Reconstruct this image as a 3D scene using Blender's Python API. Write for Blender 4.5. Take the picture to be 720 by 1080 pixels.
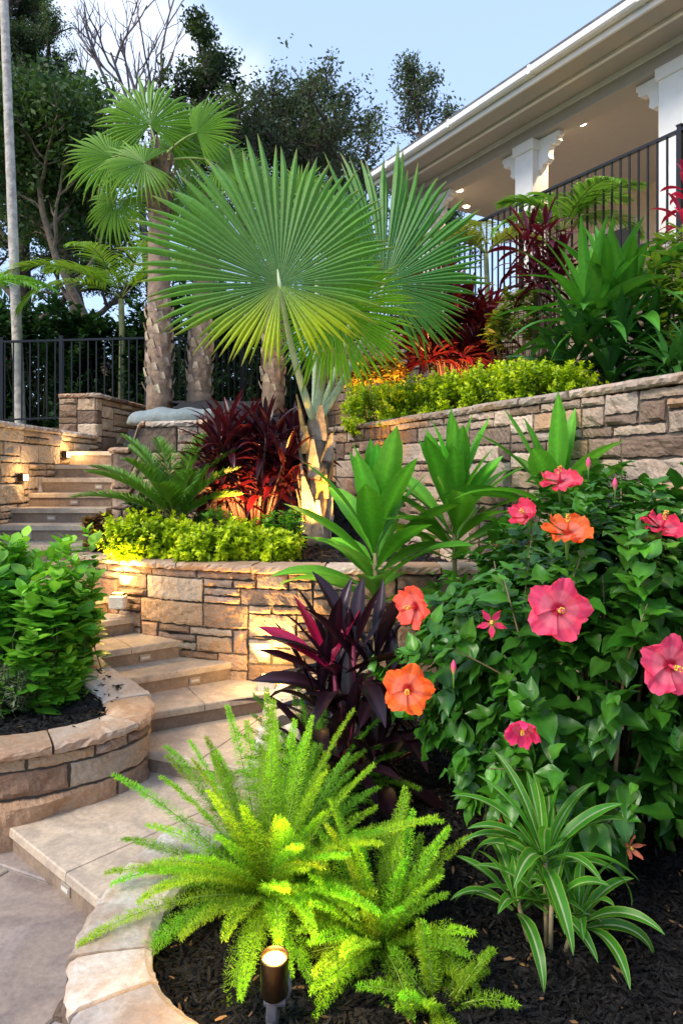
import bpy, math, random
import numpy as np
from mathutils import Vector, Matrix
R = math.radians
rng = np.random.default_rng(7)
random.seed(7)
scn = bpy.context.scene
COL = scn.collection
for o in list(bpy.data.objects): bpy.data.objects.remove(o)

# ------------------------------------------------------------------ camera, sky, sun, exposure
EYE = 1.75
cam = bpy.data.cameras.new('camera'); co = bpy.data.objects.new('camera', cam); COL.objects.link(co)
co.location = (0, 0, EYE); co.rotation_euler = (R(90), 0, 0)
cam.sensor_fit = 'VERTICAL'; cam.sensor_height = 36; cam.lens = 24; cam.shift_y = -40/1080
cam.clip_start = 0.05; cam.clip_end = 2000
scn.camera = co
SUN = Vector((-0.62, -0.45, 0.75)).normalized()
w = bpy.data.worlds.new('World'); scn.world = w; w.use_nodes = True
nt = w.node_tree; bg = nt.nodes['Background']; bg.inputs[1].default_value = 0.15
sky = nt.nodes.new('ShaderNodeTexSky'); sky.sky_type = 'NISHITA'; sky.sun_disc = False
sky.sun_elevation = math.asin(SUN.z); sky.sun_rotation = math.atan2(SUN.x, SUN.y)
sky.air_density = 1.0; sky.dust_density = 1.5; sky.ozone_density = 1.5
geo = nt.nodes.new('ShaderNodeTexCoord')
dt = nt.nodes.new('ShaderNodeVectorMath'); dt.operation = 'DOT_PRODUCT'
dt.inputs[1].default_value = Vector((-250, 720, 400)).normalized()
nt.links.new(geo.outputs['Generated'], dt.inputs[0])
nz = nt.nodes.new('ShaderNodeTexNoise'); nz.inputs['Scale'].default_value = 3.2; nz.inputs['Detail'].default_value = 7
nz.inputs['Distortion'].default_value = 0.4
nt.links.new(geo.outputs['Generated'], nz.inputs['Vector'])
mr = nt.nodes.new('ShaderNodeMapRange'); mr.inputs[1].default_value = 0.93; mr.inputs[2].default_value = 0.995
mr.inputs[3].default_value = -0.50; mr.inputs[4].default_value = 0.08
nt.links.new(dt.outputs['Value'], mr.inputs[0])
ad = nt.nodes.new('ShaderNodeMath'); ad.operation = 'ADD'
nt.links.new(nz.outputs['Fac'], ad.inputs[0]); nt.links.new(mr.outputs[0], ad.inputs[1])
cr = nt.nodes.new('ShaderNodeMapRange'); cr.interpolation_type = 'SMOOTHSTEP'
cr.inputs[1].default_value = 0.42; cr.inputs[2].default_value = 0.78; cr.inputs[3].default_value = 0.0; cr.inputs[4].default_value = 0.95
nt.links.new(ad.outputs[0], cr.inputs[0])
mx = nt.nodes.new('ShaderNodeMixRGB'); nt.links.new(cr.outputs[0], mx.inputs[0])
hz = nt.nodes.new('ShaderNodeMixRGB'); hz.inputs[0].default_value = .50; hz.inputs[2].default_value = (3.6, 4.8, 7.4, 1)
nt.links.new(sky.outputs[0], hz.inputs[1]); nt.links.new(hz.outputs[0], mx.inputs[1]); mx.inputs[2].default_value = (5.6, 5.9, 6.5, 1)
nt.links.new(mx.outputs[0], bg.inputs[0])
sl = bpy.data.lights.new('sun', 'SUN'); sl.energy = 2.0; sl.angle = R(20); sl.color = (1, 0.89, 0.74)
so = bpy.data.objects.new('sun', sl); COL.objects.link(so); so.rotation_euler = (-SUN).to_track_quat('-Z', 'Y').to_euler()
scn.view_settings.view_transform = 'Standard'; scn.view_settings.look = 'None'
scn.view_settings.exposure = 0.74; scn.view_settings.gamma = 1

# ------------------------------------------------------------------ helpers
def P(u, v, Y):
    "plan a point: photo pixel (720x1080) at real depth Y metres"
    return np.array([(u-360)/720*Y, Y, EYE+(500-v)/720*Y])
def link(o, parent=None):
    COL.objects.link(o)
    if parent: o.parent = parent
    return o
def tag(o, label=None, cat=None, group=None, kind=None):
    if label: o['label'] = label
    if cat: o['category'] = cat
    if group: o['group'] = group
    if kind: o['kind'] = kind
    return o
def thing(name, loc, label, cat, group=None, rz=0):
    o = bpy.data.objects.new(name, None); o.location = tuple(float(x) for x in loc); o.rotation_euler = (0, 0, rz)
    o.empty_display_size = 0.1
    link(o); return tag(o, label, cat, group)
def copy_tree(o, parent=None):
    c = o.copy(); COL.objects.link(c); c.parent = parent
    for ch in list(o.children): copy_tree(ch, c)
    return c

class MB:
    def __init__(s): s.V = []; s.C = []; s.Q = []; s.T = []; s.n = 0
    def add(s, V, quads=None, tris=None, col=(1, 1, 1)):
        V = np.asarray(V, float).reshape(-1, 3); k = len(V)
        c = np.asarray(col, float)
        c = np.broadcast_to(c, (k, 3)) if c.ndim == 1 else c.reshape(-1, 3)
        s.V.append(V); s.C.append(c)
        if quads is not None and len(quads): s.Q.append(np.asarray(quads, np.int64).reshape(-1, 4)+s.n)
        if tris is not None and len(tris): s.T.append(np.asarray(tris, np.int64).reshape(-1, 3)+s.n)
        s.n += k
    def build(s, name, mat, parent=None, smooth=True):
        me = bpy.data.meshes.new(name)
        V = np.concatenate(s.V) if s.V else np.zeros((0, 3)); C = np.concatenate(s.C) if s.C else np.zeros((0, 3))
        Q = np.concatenate(s.Q) if s.Q else np.zeros((0, 4), np.int64)
        T = np.concatenate(s.T) if s.T else np.zeros((0, 3), np.int64)
        me.vertices.add(len(V)); me.vertices.foreach_set('co', V.astype(np.float32).ravel())
        idx = np.concatenate([Q.ravel(), T.ravel()]).astype(np.int32)
        me.loops.add(len(idx)); me.loops.foreach_set('vertex_index', idx)
        me.polygons.add(len(Q)+len(T))
        st = np.concatenate([np.arange(len(Q))*4, len(Q)*4+np.arange(len(T))*3]).astype(np.int32)
        me.polygons.foreach_set('loop_start', st)
        me.polygons.foreach_set('use_smooth', np.full(len(Q)+len(T), smooth, bool))
        a = me.color_attributes.new('Col', 'FLOAT_COLOR', 'POINT')
        a.data.foreach_set('color', np.concatenate([C, np.ones((len(C), 1))], 1).astype(np.float32).ravel())
        me.update(calc_edges=True); me.validate()
        me.materials.append(mat)
        o = bpy.data.objects.new(name, me); link(o, parent); return o

def grid_faces(a, b, off=0):
    i = np.arange(a-1)[:, None]; j = np.arange(b-1)[None]
    k = i*b+j
    return np.stack([k, k+1, k+b+1, k+b], -1).reshape(-1, 4)+off
def tube(mb, pts, rad, n=6, col=(1, 1, 1), cap=True):
    pts = np.asarray(pts, float); m = len(pts)
    rad = np.broadcast_to(np.asarray(rad, float), (m,))
    t = np.gradient(pts, axis=0); t /= np.linalg.norm(t, axis=1)[:, None]+1e-9
    ref = np.array([0, 0, 1.]) if abs(t[:, 2]).mean() < .8 else np.array([1., 0, 0])
    a = np.cross(t, ref); a /= np.linalg.norm(a, axis=1)[:, None]+1e-9
    b = np.cross(t, a)
    th = np.arange(n)/n*2*np.pi
    V = pts[:, None]+rad[:, None, None]*(np.cos(th)[None, :, None]*a[:, None]+np.sin(th)[None, :, None]*b[:, None])
    i = np.arange(m-1)[:, None]; j = np.arange(n)[None]; j2 = (j+1) % n
    F = np.stack([i*n+j, i*n+j2, (i+1)*n+j2, (i+1)*n+j], -1).reshape(-1, 4)
    V = V.reshape(-1, 3); T = []
    if cap:
        V = np.concatenate([V, pts[:1], pts[-1:]]); c0 = m*n; c1 = c0+1
        for k in range(n):
            T.append((c0, (k+1) % n, k)); T.append((c1, (m-1)*n+k, (m-1)*n+(k+1) % n))
    c = np.asarray(col, float)
    if c.ndim == 2 and len(c) == m:
        c = np.repeat(c, n, 0)
        if cap: c = np.concatenate([c, c[:1], c[-1:]])
    mb.add(V, F, T, c)
def box(mb, lo, hi, col=(1, 1, 1), rot=0, org=None, bev=0.0):
    lo = np.array(lo, float); hi = np.array(hi, float)
    if bev <= 0:
        V = np.array([[x, y, z] for z in (lo[2], hi[2]) for y in (lo[1], hi[1]) for x in (lo[0], hi[0])])
        F = [(0, 2, 3, 1), (4, 5, 7, 6), (0, 1, 5, 4), (2, 6, 7, 3), (0, 4, 6, 2), (1, 3, 7, 5)]; T = []
    else:
        # chamfered box
        V = []; F = []; T = []
        for z, s in ((0, -1), (1, 1)):
            for y, q in ((0, -1), (1, 1)):
                for x, p in ((0, -1), (1, 1)):
                    c = np.array([(lo, hi)[x][0], (lo, hi)[y][1], (lo, hi)[z][2]]); d = np.array([-p, -q, -s])*bev
                    V += [c+[0, d[1], d[2]], c+[d[0], 0, d[2]], c+[d[0], d[1], 0]]
        id = lambda x, y, z, a: ((z*2+y)*2+x)*3+a
        for x in (0, 1): F.append([id(x, 0, 0, 0), id(x, 1, 0, 0), id(x, 1, 1, 0), id(x, 0, 1, 0)])
        for y in (0, 1): F.append([id(0, y, 0, 1), id(1, y, 0, 1), id(1, y, 1, 1), id(0, y, 1, 1)])
        for z in (0, 1): F.append([id(0, 0, z, 2), id(1, 0, z, 2), id(1, 1, z, 2), id(0, 1, z, 2)])
        for a in (0, 1):
            for b in (0, 1):
                F.append([id(a, b, 0, 0), id(a, b, 1, 0), id(a, b, 1, 1), id(a, b, 0, 1)])
                F.append([id(a, 0, b, 0), id(a, 1, b, 0), id(a, 1, b, 2), id(a, 0, b, 2)])
                F.append([id(0, a, b, 1), id(1, a, b, 1), id(1, a, b, 2), id(0, a, b, 2)])
        for x in (0, 1):
            for y in (0, 1):
                for z in (0, 1): T.append([id(x, y, z, 0), id(x, y, z, 1), id(x, y, z, 2)])
        V = np.array(V)
    if rot or org is not None:
        c, s = math.cos(rot), math.sin(rot); o = np.array(org if org is not None else (0, 0, 0), float)
        V = V @ np.array([[c, s, 0], [-s, c, 0], [0, 0, 1]]) + o
    mb.add(V, F, T, col)
def obox(name, mat, parent, p0, d, u0, u1, t0, t1, z0, z1, n, bev=0.0, col=(1, 1, 1), mb=None):
    "box in a frame: origin p0, along d (t), outward n (u)"
    own = mb is None
    if own: mb = MB()
    tmp = MB(); box(tmp, (t0, u0, z0), (t1, u1, z1), col, bev=bev)
    V = tmp.V[0]; W = np.zeros_like(V)
    W[:, 0] = p0[0]+V[:, 0]*d[0]+V[:, 1]*n[0]; W[:, 1] = p0[1]+V[:, 0]*d[1]+V[:, 1]*n[1]; W[:, 2] = V[:, 2]
    mb.add(W, tmp.Q[0], tmp.T[0] if tmp.T else None, col)
    if own: return mb.build(name, mat, parent, smooth=False)
def nrm(a): return a/(np.linalg.norm(a, axis=-1, keepdims=True)+1e-9)
def scatter(mb, tpl, pos, d, n, sc, col):
    TV, TQ, TC = tpl; m = len(pos)
    d = nrm(d); x = nrm(np.cross(d, n)); n = np.cross(x, d)
    sc = np.asarray(sc, float); sc = np.broadcast_to(sc[..., None] if sc.ndim == 1 else sc, (m, 3))
    V = pos[:, None]+TV[None, :, 0:1]*sc[:, None, 0:1]*x[:, None]+TV[None, :, 1:2]*sc[:, None, 1:2]*d[:, None]+TV[None, :, 2:3]*sc[:, None, 2:3]*n[:, None]
    k = len(TV)
    Q = (TQ[None]+(np.arange(m)*k)[:, None, None]).reshape(-1, 4)
    C = col[:, None]*TC[None]
    mb.add(V.reshape(-1, 3), Q, None, C.reshape(-1, 3))
def leaf_tpl(prof, nseg=4, fold=.25, curl=.15, cols=3, vein=1.15, wid=.5, wave=0.0):
    t = np.linspace(0, 1, nseg+1); js = np.linspace(-1, 1, cols)
    w = np.interp(t, prof[0], prof[1])*wid
    V = np.zeros((nseg+1, cols, 3)); V[..., 0] = w[:, None]*js[None]; V[..., 1] = t[:, None]
    V[..., 2] = fold*w[:, None]*np.abs(js)[None]-curl*(t**2)[:, None]+wave*np.sin(t*9)[:, None]*np.abs(js)[None]*w[:, None]
    C = np.ones((nseg+1, cols, 3)); C[:, cols//2] = vein
    return V.reshape(-1, 3), grid_faces(nseg+1, cols), C.reshape(-1, 3)
LANCE = ([0, .12, .4, .75, 1], [.15, .5, 1, .62, 0.02])
OVATE = ([0, .06, .3, .6, .85, 1], [.1, .62, 1, .75, .3, 0.02])
TPL_LANCE = leaf_tpl(LANCE, 4, .3, .18, wid=.16)
TPL_OVATE = leaf_tpl(OVATE, 6, .35, .22, cols=5, vein=1.25, wid=.36, wave=.25)
TPL_SMALL = leaf_tpl(([0, .3, .65, 1], [.2, 1, .8, .05]), 3, .3, .1, wid=.25)
TPL_BROAD = leaf_tpl(([0, .3, .65, 1], [.3, 1, .8, .1]), 2, .2, .1, wid=.33)
TPL_NEEDLE = leaf_tpl(([0, .5, 1], [.7, 1, .1]), 2, .0, .1, cols=2, vein=1, wid=.085)
TPL_QUAD = (np.array([[0, 0, 0], [.24, .45, .05], [0, 1, -.06], [-.24, .5, .05]], float), np.array([[0, 1, 2, 3]]), np.array([[1, 1, 1], [1, 1, 1], [1.15, 1.15, 1.1], [.9, .9, .9]], float))
def blades(mb, base, az, el, L, W, droop, twist=0, fold=.3, nseg=9, prof=LANCE, cols=5, color=None, cfn=None, power=1.4, curve=0.0):
    base = np.asarray(base, float); m = len(az)
    bc = lambda a: np.broadcast_to(np.asarray(a, float), (m,))
    az, el, L, W, droop, twist, curve = map(bc, (az, el, L, W, droop, twist, curve))
    t = np.linspace(0, 1, nseg+1)
    e = el[:, None]-droop[:, None]*t[None]**power
    a2 = az[:, None]+curve[:, None]*t[None]**1.5
    tan = np.stack([np.cos(e)*np.cos(a2), np.cos(e)*np.sin(a2), np.sin(e)], -1)
    step = (tan[:, 1:]+tan[:, :-1])/2*(L/nseg)[:, None, None]
    c = np.concatenate([np.zeros((m, 1, 3)), np.cumsum(step, 1)], 1)+base[:, None]
    lat = np.stack([-np.sin(a2), np.cos(a2), 0*a2], -1); nn = np.cross(tan, lat)
    tw = twist[:, None]*(0.3+0.7*t[None])
    l2 = lat*np.cos(tw)[..., None]+nn*np.sin(tw)[..., None]; n2 = np.cross(tan, l2)
    js = np.linspace(-1, 1, cols); w = np.interp(t, prof[0], prof[1])
    ww = W[:, None]/2*w[None]
    V = c[:, :, None]+l2[:, :, None]*(ww[..., None]*js)[..., None]-n2[:, :, None]*(-fold*ww[..., None]*np.abs(js))[..., None]*1.0
    k = (nseg+1)*cols
    Q = (grid_faces(nseg+1, cols)[None]+(np.arange(m)*k)[:, None, None]).reshape(-1, 4)
    color = np.asarray(color, float); color = np.broadcast_to(color, (m, 3))
    C = np.broadcast_to(color[:, None, None], V.shape).copy()
    if cfn is not None: C = cfn(C, np.broadcast_to(t[None, :, None], V.shape[:3]), np.broadcast_to(js[None, None], V.shape[:3]))
    mb.add(V.reshape(-1, 3), Q, None, C.reshape(-1, 3))
    return c
def jit(col, m, a=.2, hue=.08):
    col = np.asarray(col, float)
    return np.clip(col[None]*(1+rng.uniform(-a, a, (m, 1)))*(1+rng.uniform(-hue, hue, (m, 3))), 0.002, 1)
def vnoise(p, s, seed=0):
    "smooth pseudo-noise on nD points (cheap sum of sines)"
    r = np.random.default_rng(seed); o = 0
    for k in range(6):
        d = r.normal(size=p.shape[-1]); o = o+np.sin((p@d)*s*(1+.5*k)+r.uniform(0, 6.28))/(1+.5*k)
    return o/2.6

# ------------------------------------------------------------------ materials
def mat(name): 
    m = bpy.data.materials.new(name); m.use_nodes = True
    return m, m.node_tree, m.node_tree.nodes['Principled BSDF']
def N(nt, t, **k):
    n = nt.nodes.new(t)
    for a, b in k.items():
        if a in n.inputs: n.inputs[a].default_value = b
        else: setattr(n, a, b)
    return n
def leafmat(name, rough=.4, trans=.3, spec=.35, nscale=40, tr_tint=(1.0, 1.0, .55)):
    m, nt, b = mat(name)
    at = N(nt, 'ShaderNodeAttribute', attribute_name='Col')
    nz = N(nt, 'ShaderNodeTexNoise', Scale=nscale, Detail=3.0); 
    tc = N(nt, 'ShaderNodeTexCoord'); nt.links.new(tc.outputs['Object'], nz.inputs['Vector'])
    mr = N(nt, 'ShaderNodeMapRange'); mr.inputs[3].default_value = .72; mr.inputs[4].default_value = 1.28
    nt.links.new(nz.outputs['Fac'], mr.inputs[0])
    mu = N(nt, 'ShaderNodeVectorMath', operation='SCALE'); nt.links.new(at.outputs['Color'], mu.inputs[0]); nt.links.new(mr.outputs[0], mu.inputs['Scale'])
    nt.links.new(mu.outputs[0], b.inputs['Base Color']); b.inputs['Roughness'].default_value = rough
    b.inputs['Specular IOR Level'].default_value = spec
    tr = N(nt, 'ShaderNodeBsdfTranslucent'); tm = N(nt, 'ShaderNodeVectorMath', operation='MULTIPLY')
    tm.inputs[1].default_value = tuple(1.5*x for x in tr_tint); nt.links.new(mu.outputs[0], tm.inputs[0]); nt.links.new(tm.outputs[0], tr.inputs['Color'])
    mix = N(nt, 'ShaderNodeMixShader'); mix.inputs[0].default_value = trans
    nt.links.new(b.outputs[0], mix.inputs[1]); nt.links.new(tr.outputs[0], mix.inputs[2])
    nt.links.new(mix.outputs[0], nt.nodes['Material Output'].inputs[0])
    return m
def solid(name, col=None, rough=.6, metal=0, bump=0, bscale=60, var=.15, vscale=8, spec=.5):
    m, nt, b = mat(name)
    tc = N(nt, 'ShaderNodeTexCoord')
    nz = N(nt, 'ShaderNodeTexNoise', Scale=float(vscale), Detail=6.0); nt.links.new(tc.outputs['Object'], nz.inputs['Vector'])
    mr = N(nt, 'ShaderNodeMapRange'); mr.inputs[1].default_value = .3; mr.inputs[2].default_value = .7; mr.inputs[3].default_value = 1-var; mr.inputs[4].default_value = 1+var
    nt.links.new(nz.outputs['Fac'], mr.inputs[0])
    mu = N(nt, 'ShaderNodeVectorMath', operation='SCALE'); nt.links.new(mr.outputs[0], mu.inputs['Scale'])
    if col is None:
        at = N(nt, 'ShaderNodeAttribute', attribute_name='Col'); nt.links.new(at.outputs['Color'], mu.inputs[0])
    else: mu.inputs[0].default_value = tuple(col[:3])
    nt.links.new(mu.outputs[0], b.inputs['Base Color'])
    b.inputs['Roughness'].default_value = rough; b.inputs['Metallic'].default_value = metal; b.inputs['Specular IOR Level'].default_value = spec
    if bump:
        n2 = N(nt, 'ShaderNodeTexNoise', Scale=float(bscale), Detail=8.0); nt.links.new(tc.outputs['Object'], n2.inputs['Vector'])
        bp = N(nt, 'ShaderNodeBump', Strength=float(bump), Distance=.02); nt.links.new(n2.outputs['Fac'], bp.inputs['Height']); nt.links.new(bp.outputs[0], b.inputs['Normal'])
    return m
def stonemat(name, tintA, tintB, rough=.75, bump=.6, attr=True, joints=None, vein=.5):
    "sandstone: per-stone tone x blotches of two tints, pale veins, rough bump"
    m, nt, b = mat(name); L = nt.links.new
    tc = N(nt, 'ShaderNodeTexCoord')
    n1 = N(nt, 'ShaderNodeTexNoise', Scale=5.0, Detail=7.0, Roughness=.6, Distortion=1.2); L(tc.outputs['Object'], n1.inputs['Vector'])
    r1 = N(nt, 'ShaderNodeMapRange'); r1.inputs[1].default_value = .38; r1.inputs[2].default_value = .62; L(n1.outputs['Fac'], r1.inputs[0])
    mx = N(nt, 'ShaderNodeMixRGB'); mx.inputs[1].default_value = (*tintA, 1); mx.inputs[2].default_value = (*tintB, 1); L(r1.outputs[0], mx.inputs[0])
    out = mx.outputs[0]
    n3 = N(nt, 'ShaderNodeTexNoise', Scale=2.3, Detail=8.0, Roughness=.62, Distortion=2.5); L(tc.outputs['Object'], n3.inputs['Vector'])
    r3 = N(nt, 'ShaderNodeMapRange'); r3.inputs[1].default_value = .50; r3.inputs[2].default_value = .72; r3.inputs[3].default_value = 0; r3.inputs[4].default_value = vein; L(n3.outputs['Fac'], r3.inputs[0])
    mv = N(nt, 'ShaderNodeMixRGB'); mv.inputs[2].default_value = (1.45, 1.42, 1.4, 1); L(r3.outputs[0], mv.inputs[0]); L(out, mv.inputs[1]); out = mv.outputs[0]
    n4 = N(nt, 'ShaderNodeTexNoise', Scale=45.0, Detail=6.0, Roughness=.7); L(tc.outputs['Object'], n4.inputs['Vector'])
    r4 = N(nt, 'ShaderNodeMapRange'); r4.inputs[1].default_value = .3; r4.inputs[2].default_value = .7; r4.inputs[3].default_value = .78; r4.inputs[4].default_value = 1.15; L(n4.outputs['Fac'], r4.inputs[0])
    mu = N(nt, 'ShaderNodeVectorMath', operation='SCALE'); L(out, mu.inputs[0]); L(r4.outputs[0], mu.inputs['Scale']); out = mu.outputs[0]
    if attr:
        at = N(nt, 'ShaderNodeAttribute', attribute_name='Col'); m2 = N(nt, 'ShaderNodeVectorMath', operation='MULTIPLY')
        L(out, m2.inputs[0]); L(at.outputs['Color'], m2.inputs[1]); out = m2.outputs[0]
    L(out, b.inputs['Base Color']); b.inputs['Roughness'].default_value = rough; b.inputs['Specular IOR Level'].default_value = .3
    n2 = N(nt, 'ShaderNodeTexNoise', Scale=22.0, Detail=9.0, Roughness=.65); L(tc.outputs['Object'], n2.inputs['Vector'])
    bp = N(nt, 'ShaderNodeBump', Strength=bump, Distance=.02); L(n2.outputs['Fac'], bp.inputs['Height']); L(bp.outputs[0], b.inputs['Normal'])
    return m
def emit(name, col, s):
    m, nt, b = mat(name); b.inputs['Base Color'].default_value = (*col, 1); b.inputs['Emission Color'].default_value = (*col, 1); b.inputs['Emission Strength'].default_value = s
    return m
M_STONE = stonemat('wall_stone', (1.0, .95, .90), (1.0, .88, .77), .8, 1.0)
M_COPE = stonemat('coping_stone', (1, .96, .92), (.92, .74, .60), .6, .45, vein=1.0)
M_TREAD = stonemat('tread_stone', (1.04, .97, .88), (.74, .70, .68), .5, .2, vein=.45)
M_MORTAR = solid('mortar', (.09, .075, .06, 1), .95, bump=.5)
M_MULCH = solid('mulch', (.012, .011, .011, 1), .85, bump=1, bscale=90, var=.5, vscale=30)
M_CHIP = solid('bark_chip', None, .55, bump=.4, bscale=200, spec=.15)
M_LEAF = leafmat('leaf', .42, .3)
M_GLOSS = leafmat('glossy_leaf', .36, .2, .45)
M_PALM = leafmat('palm_leaf', .45, .35)
M_FERN = leafmat('fern_leaf', .5, .4)
M_RED = leafmat('red_leaf', .33, .3, .5, tr_tint=(1.3, .5, .5))
M_PETAL = leafmat('petal', .5, .4, .3, nscale=60, tr_tint=(1, .7, .7))
M_FAR = leafmat('tree_leaf', .6, .3)
M_BARK = solid('bark', None, .9, bump=.8, bscale=18, var=.35, vscale=10)
M_STEM = solid('stem', None, .6, var=.15, vscale=25)
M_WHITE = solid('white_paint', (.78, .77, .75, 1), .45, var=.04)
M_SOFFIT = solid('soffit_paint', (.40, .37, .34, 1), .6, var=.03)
M_HWALL = solid('house_wall', (.62, .52, .40, 1), .8, bump=.15, bscale=120, var=.05)
M_SHING = solid('roof_shingle', (.12, .12, .12, 1), .9, bump=.6, bscale=40, var=.3)
M_IRON = solid('black_iron', (.012, .012, .013, 1), .38, metal=.3, var=.1)
M_BRONZE = solid('dark_bronze', (.045, .033, .022, 1), .35, metal=.8, var=.2)
M_GREYM = solid('grey_plastic', (.08, .09, .11, 1), .45, var=.1)
M_PLATE = solid('light_plate', (.42, .36, .29, 1), .4, metal=.4, var=.1)
M_CAP = solid('cast_stone_cap', (.62, .58, .50, 1), .6, bump=.3, var=.12)
M_GLASS, _g, _b = mat('window_glass'); _b.inputs['Base Color'].default_value = (.12, .14, .17, 1); _b.inputs['Roughness'].default_value = .06
E_LAMP = emit('lamp_glow', (1, .52, .09), 7)
E_LAMPS = emit('lamp_small_glow', (1, .72, .36), 10)
E_DOWN = emit('downlight_glow', (1, .72, .38), 22)
M_BOULD = stonemat('boulder', (.9, .98, 1.0), (.75, .85, .88), .8, .8, vein=.3)
WARM = (1, .55, .15)
def spot(name, loc, target, power, size=.04, angle=90, blend=.8, parent=None, col=WARM):
    l = bpy.data.lights.new(name, 'SPOT'); l.energy = power; l.spot_size = R(angle); l.spot_blend = blend; l.color = col; l.shadow_soft_size = size
    o = bpy.data.objects.new(name, l); link(o, parent)
    o.location = tuple(float(x) for x in loc)
    d = Vector([float(x) for x in target])
    o.rotation_euler = d.to_track_quat('-Z', 'Y').to_euler(); return o
def point(name, loc, power, size=.03, parent=None, col=WARM):
    l = bpy.data.lights.new(name, 'POINT'); l.energy = power; l.color = col; l.shadow_soft_size = size
    o = bpy.data.objects.new(name, l); link(o, parent); o.location = tuple(float(x) for x in loc); return o

# ------------------------------------------------------------------ stone walls
PAL_BROWN = [(.33, .22, .14), (.27, .18, .125), (.40, .29, .19), (.22, .155, .11), (.36, .26, .20), (.31, .24, .19), (.42, .28, .18), (.20, .15, .12), (.40, .34, .27)]
PAL_GREY = [tuple(np.array(c)*(1.12, 1.03, .94)) for c in [(.38, .33, .29), (.32, .26, .22), (.44, .40, .37), (.25, .20, .17), (.36, .32, .29), (.30, .23, .18), (.54, .49, .45), (.20, .165, .145), (.42, .31, .22), (.50, .44, .38)]]
PAL_PALE = [(.56, .45, .32), (.50, .38, .26), (.60, .50, .38), (.46, .35, .25), (.58, .48, .38), (.42, .32, .22), (.53, .44, .34)]
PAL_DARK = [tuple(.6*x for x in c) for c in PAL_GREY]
PAL_COPE = [(.52, .42, .33), (.46, .33, .24), (.58, .50, .42), (.50, .36, .25), (.60, .54, .48), (.44, .35, .29)]
def resample(path, curved=True, step=.04):
    p = np.array(path, float)
    if curved and len(p) > 2:
        q = np.concatenate([[2*p[0]-p[1]], p, [2*p[-1]-p[-2]]]); out = []
        for i in range(1, len(q)-2):
            for t in np.linspace(0, 1, 24, endpoint=False):
                a, b, c, d = q[i-1], q[i], q[i+1], q[i+2]
                out.append(.5*((2*b)+(c-a)*t+(2*a-5*b+4*c-d)*t*t+(3*b-a-3*c+d)*t**3))
        out.append(p[-1]); p = np.array(out)
    s = np.concatenate([[0], np.cumsum(np.linalg.norm(np.diff(p[:, :2], axis=0), axis=1))])
    n = max(2, int(s[-1]/step)+1); ss = np.linspace(0, s[-1], n)
    q = np.stack([np.interp(ss, s, p[:, k]) for k in range(p.shape[1])], 1)
    t = np.gradient(q[:, :2], axis=0); t /= np.linalg.norm(t, axis=1)[:, None]
    return ss, q, t
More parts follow.
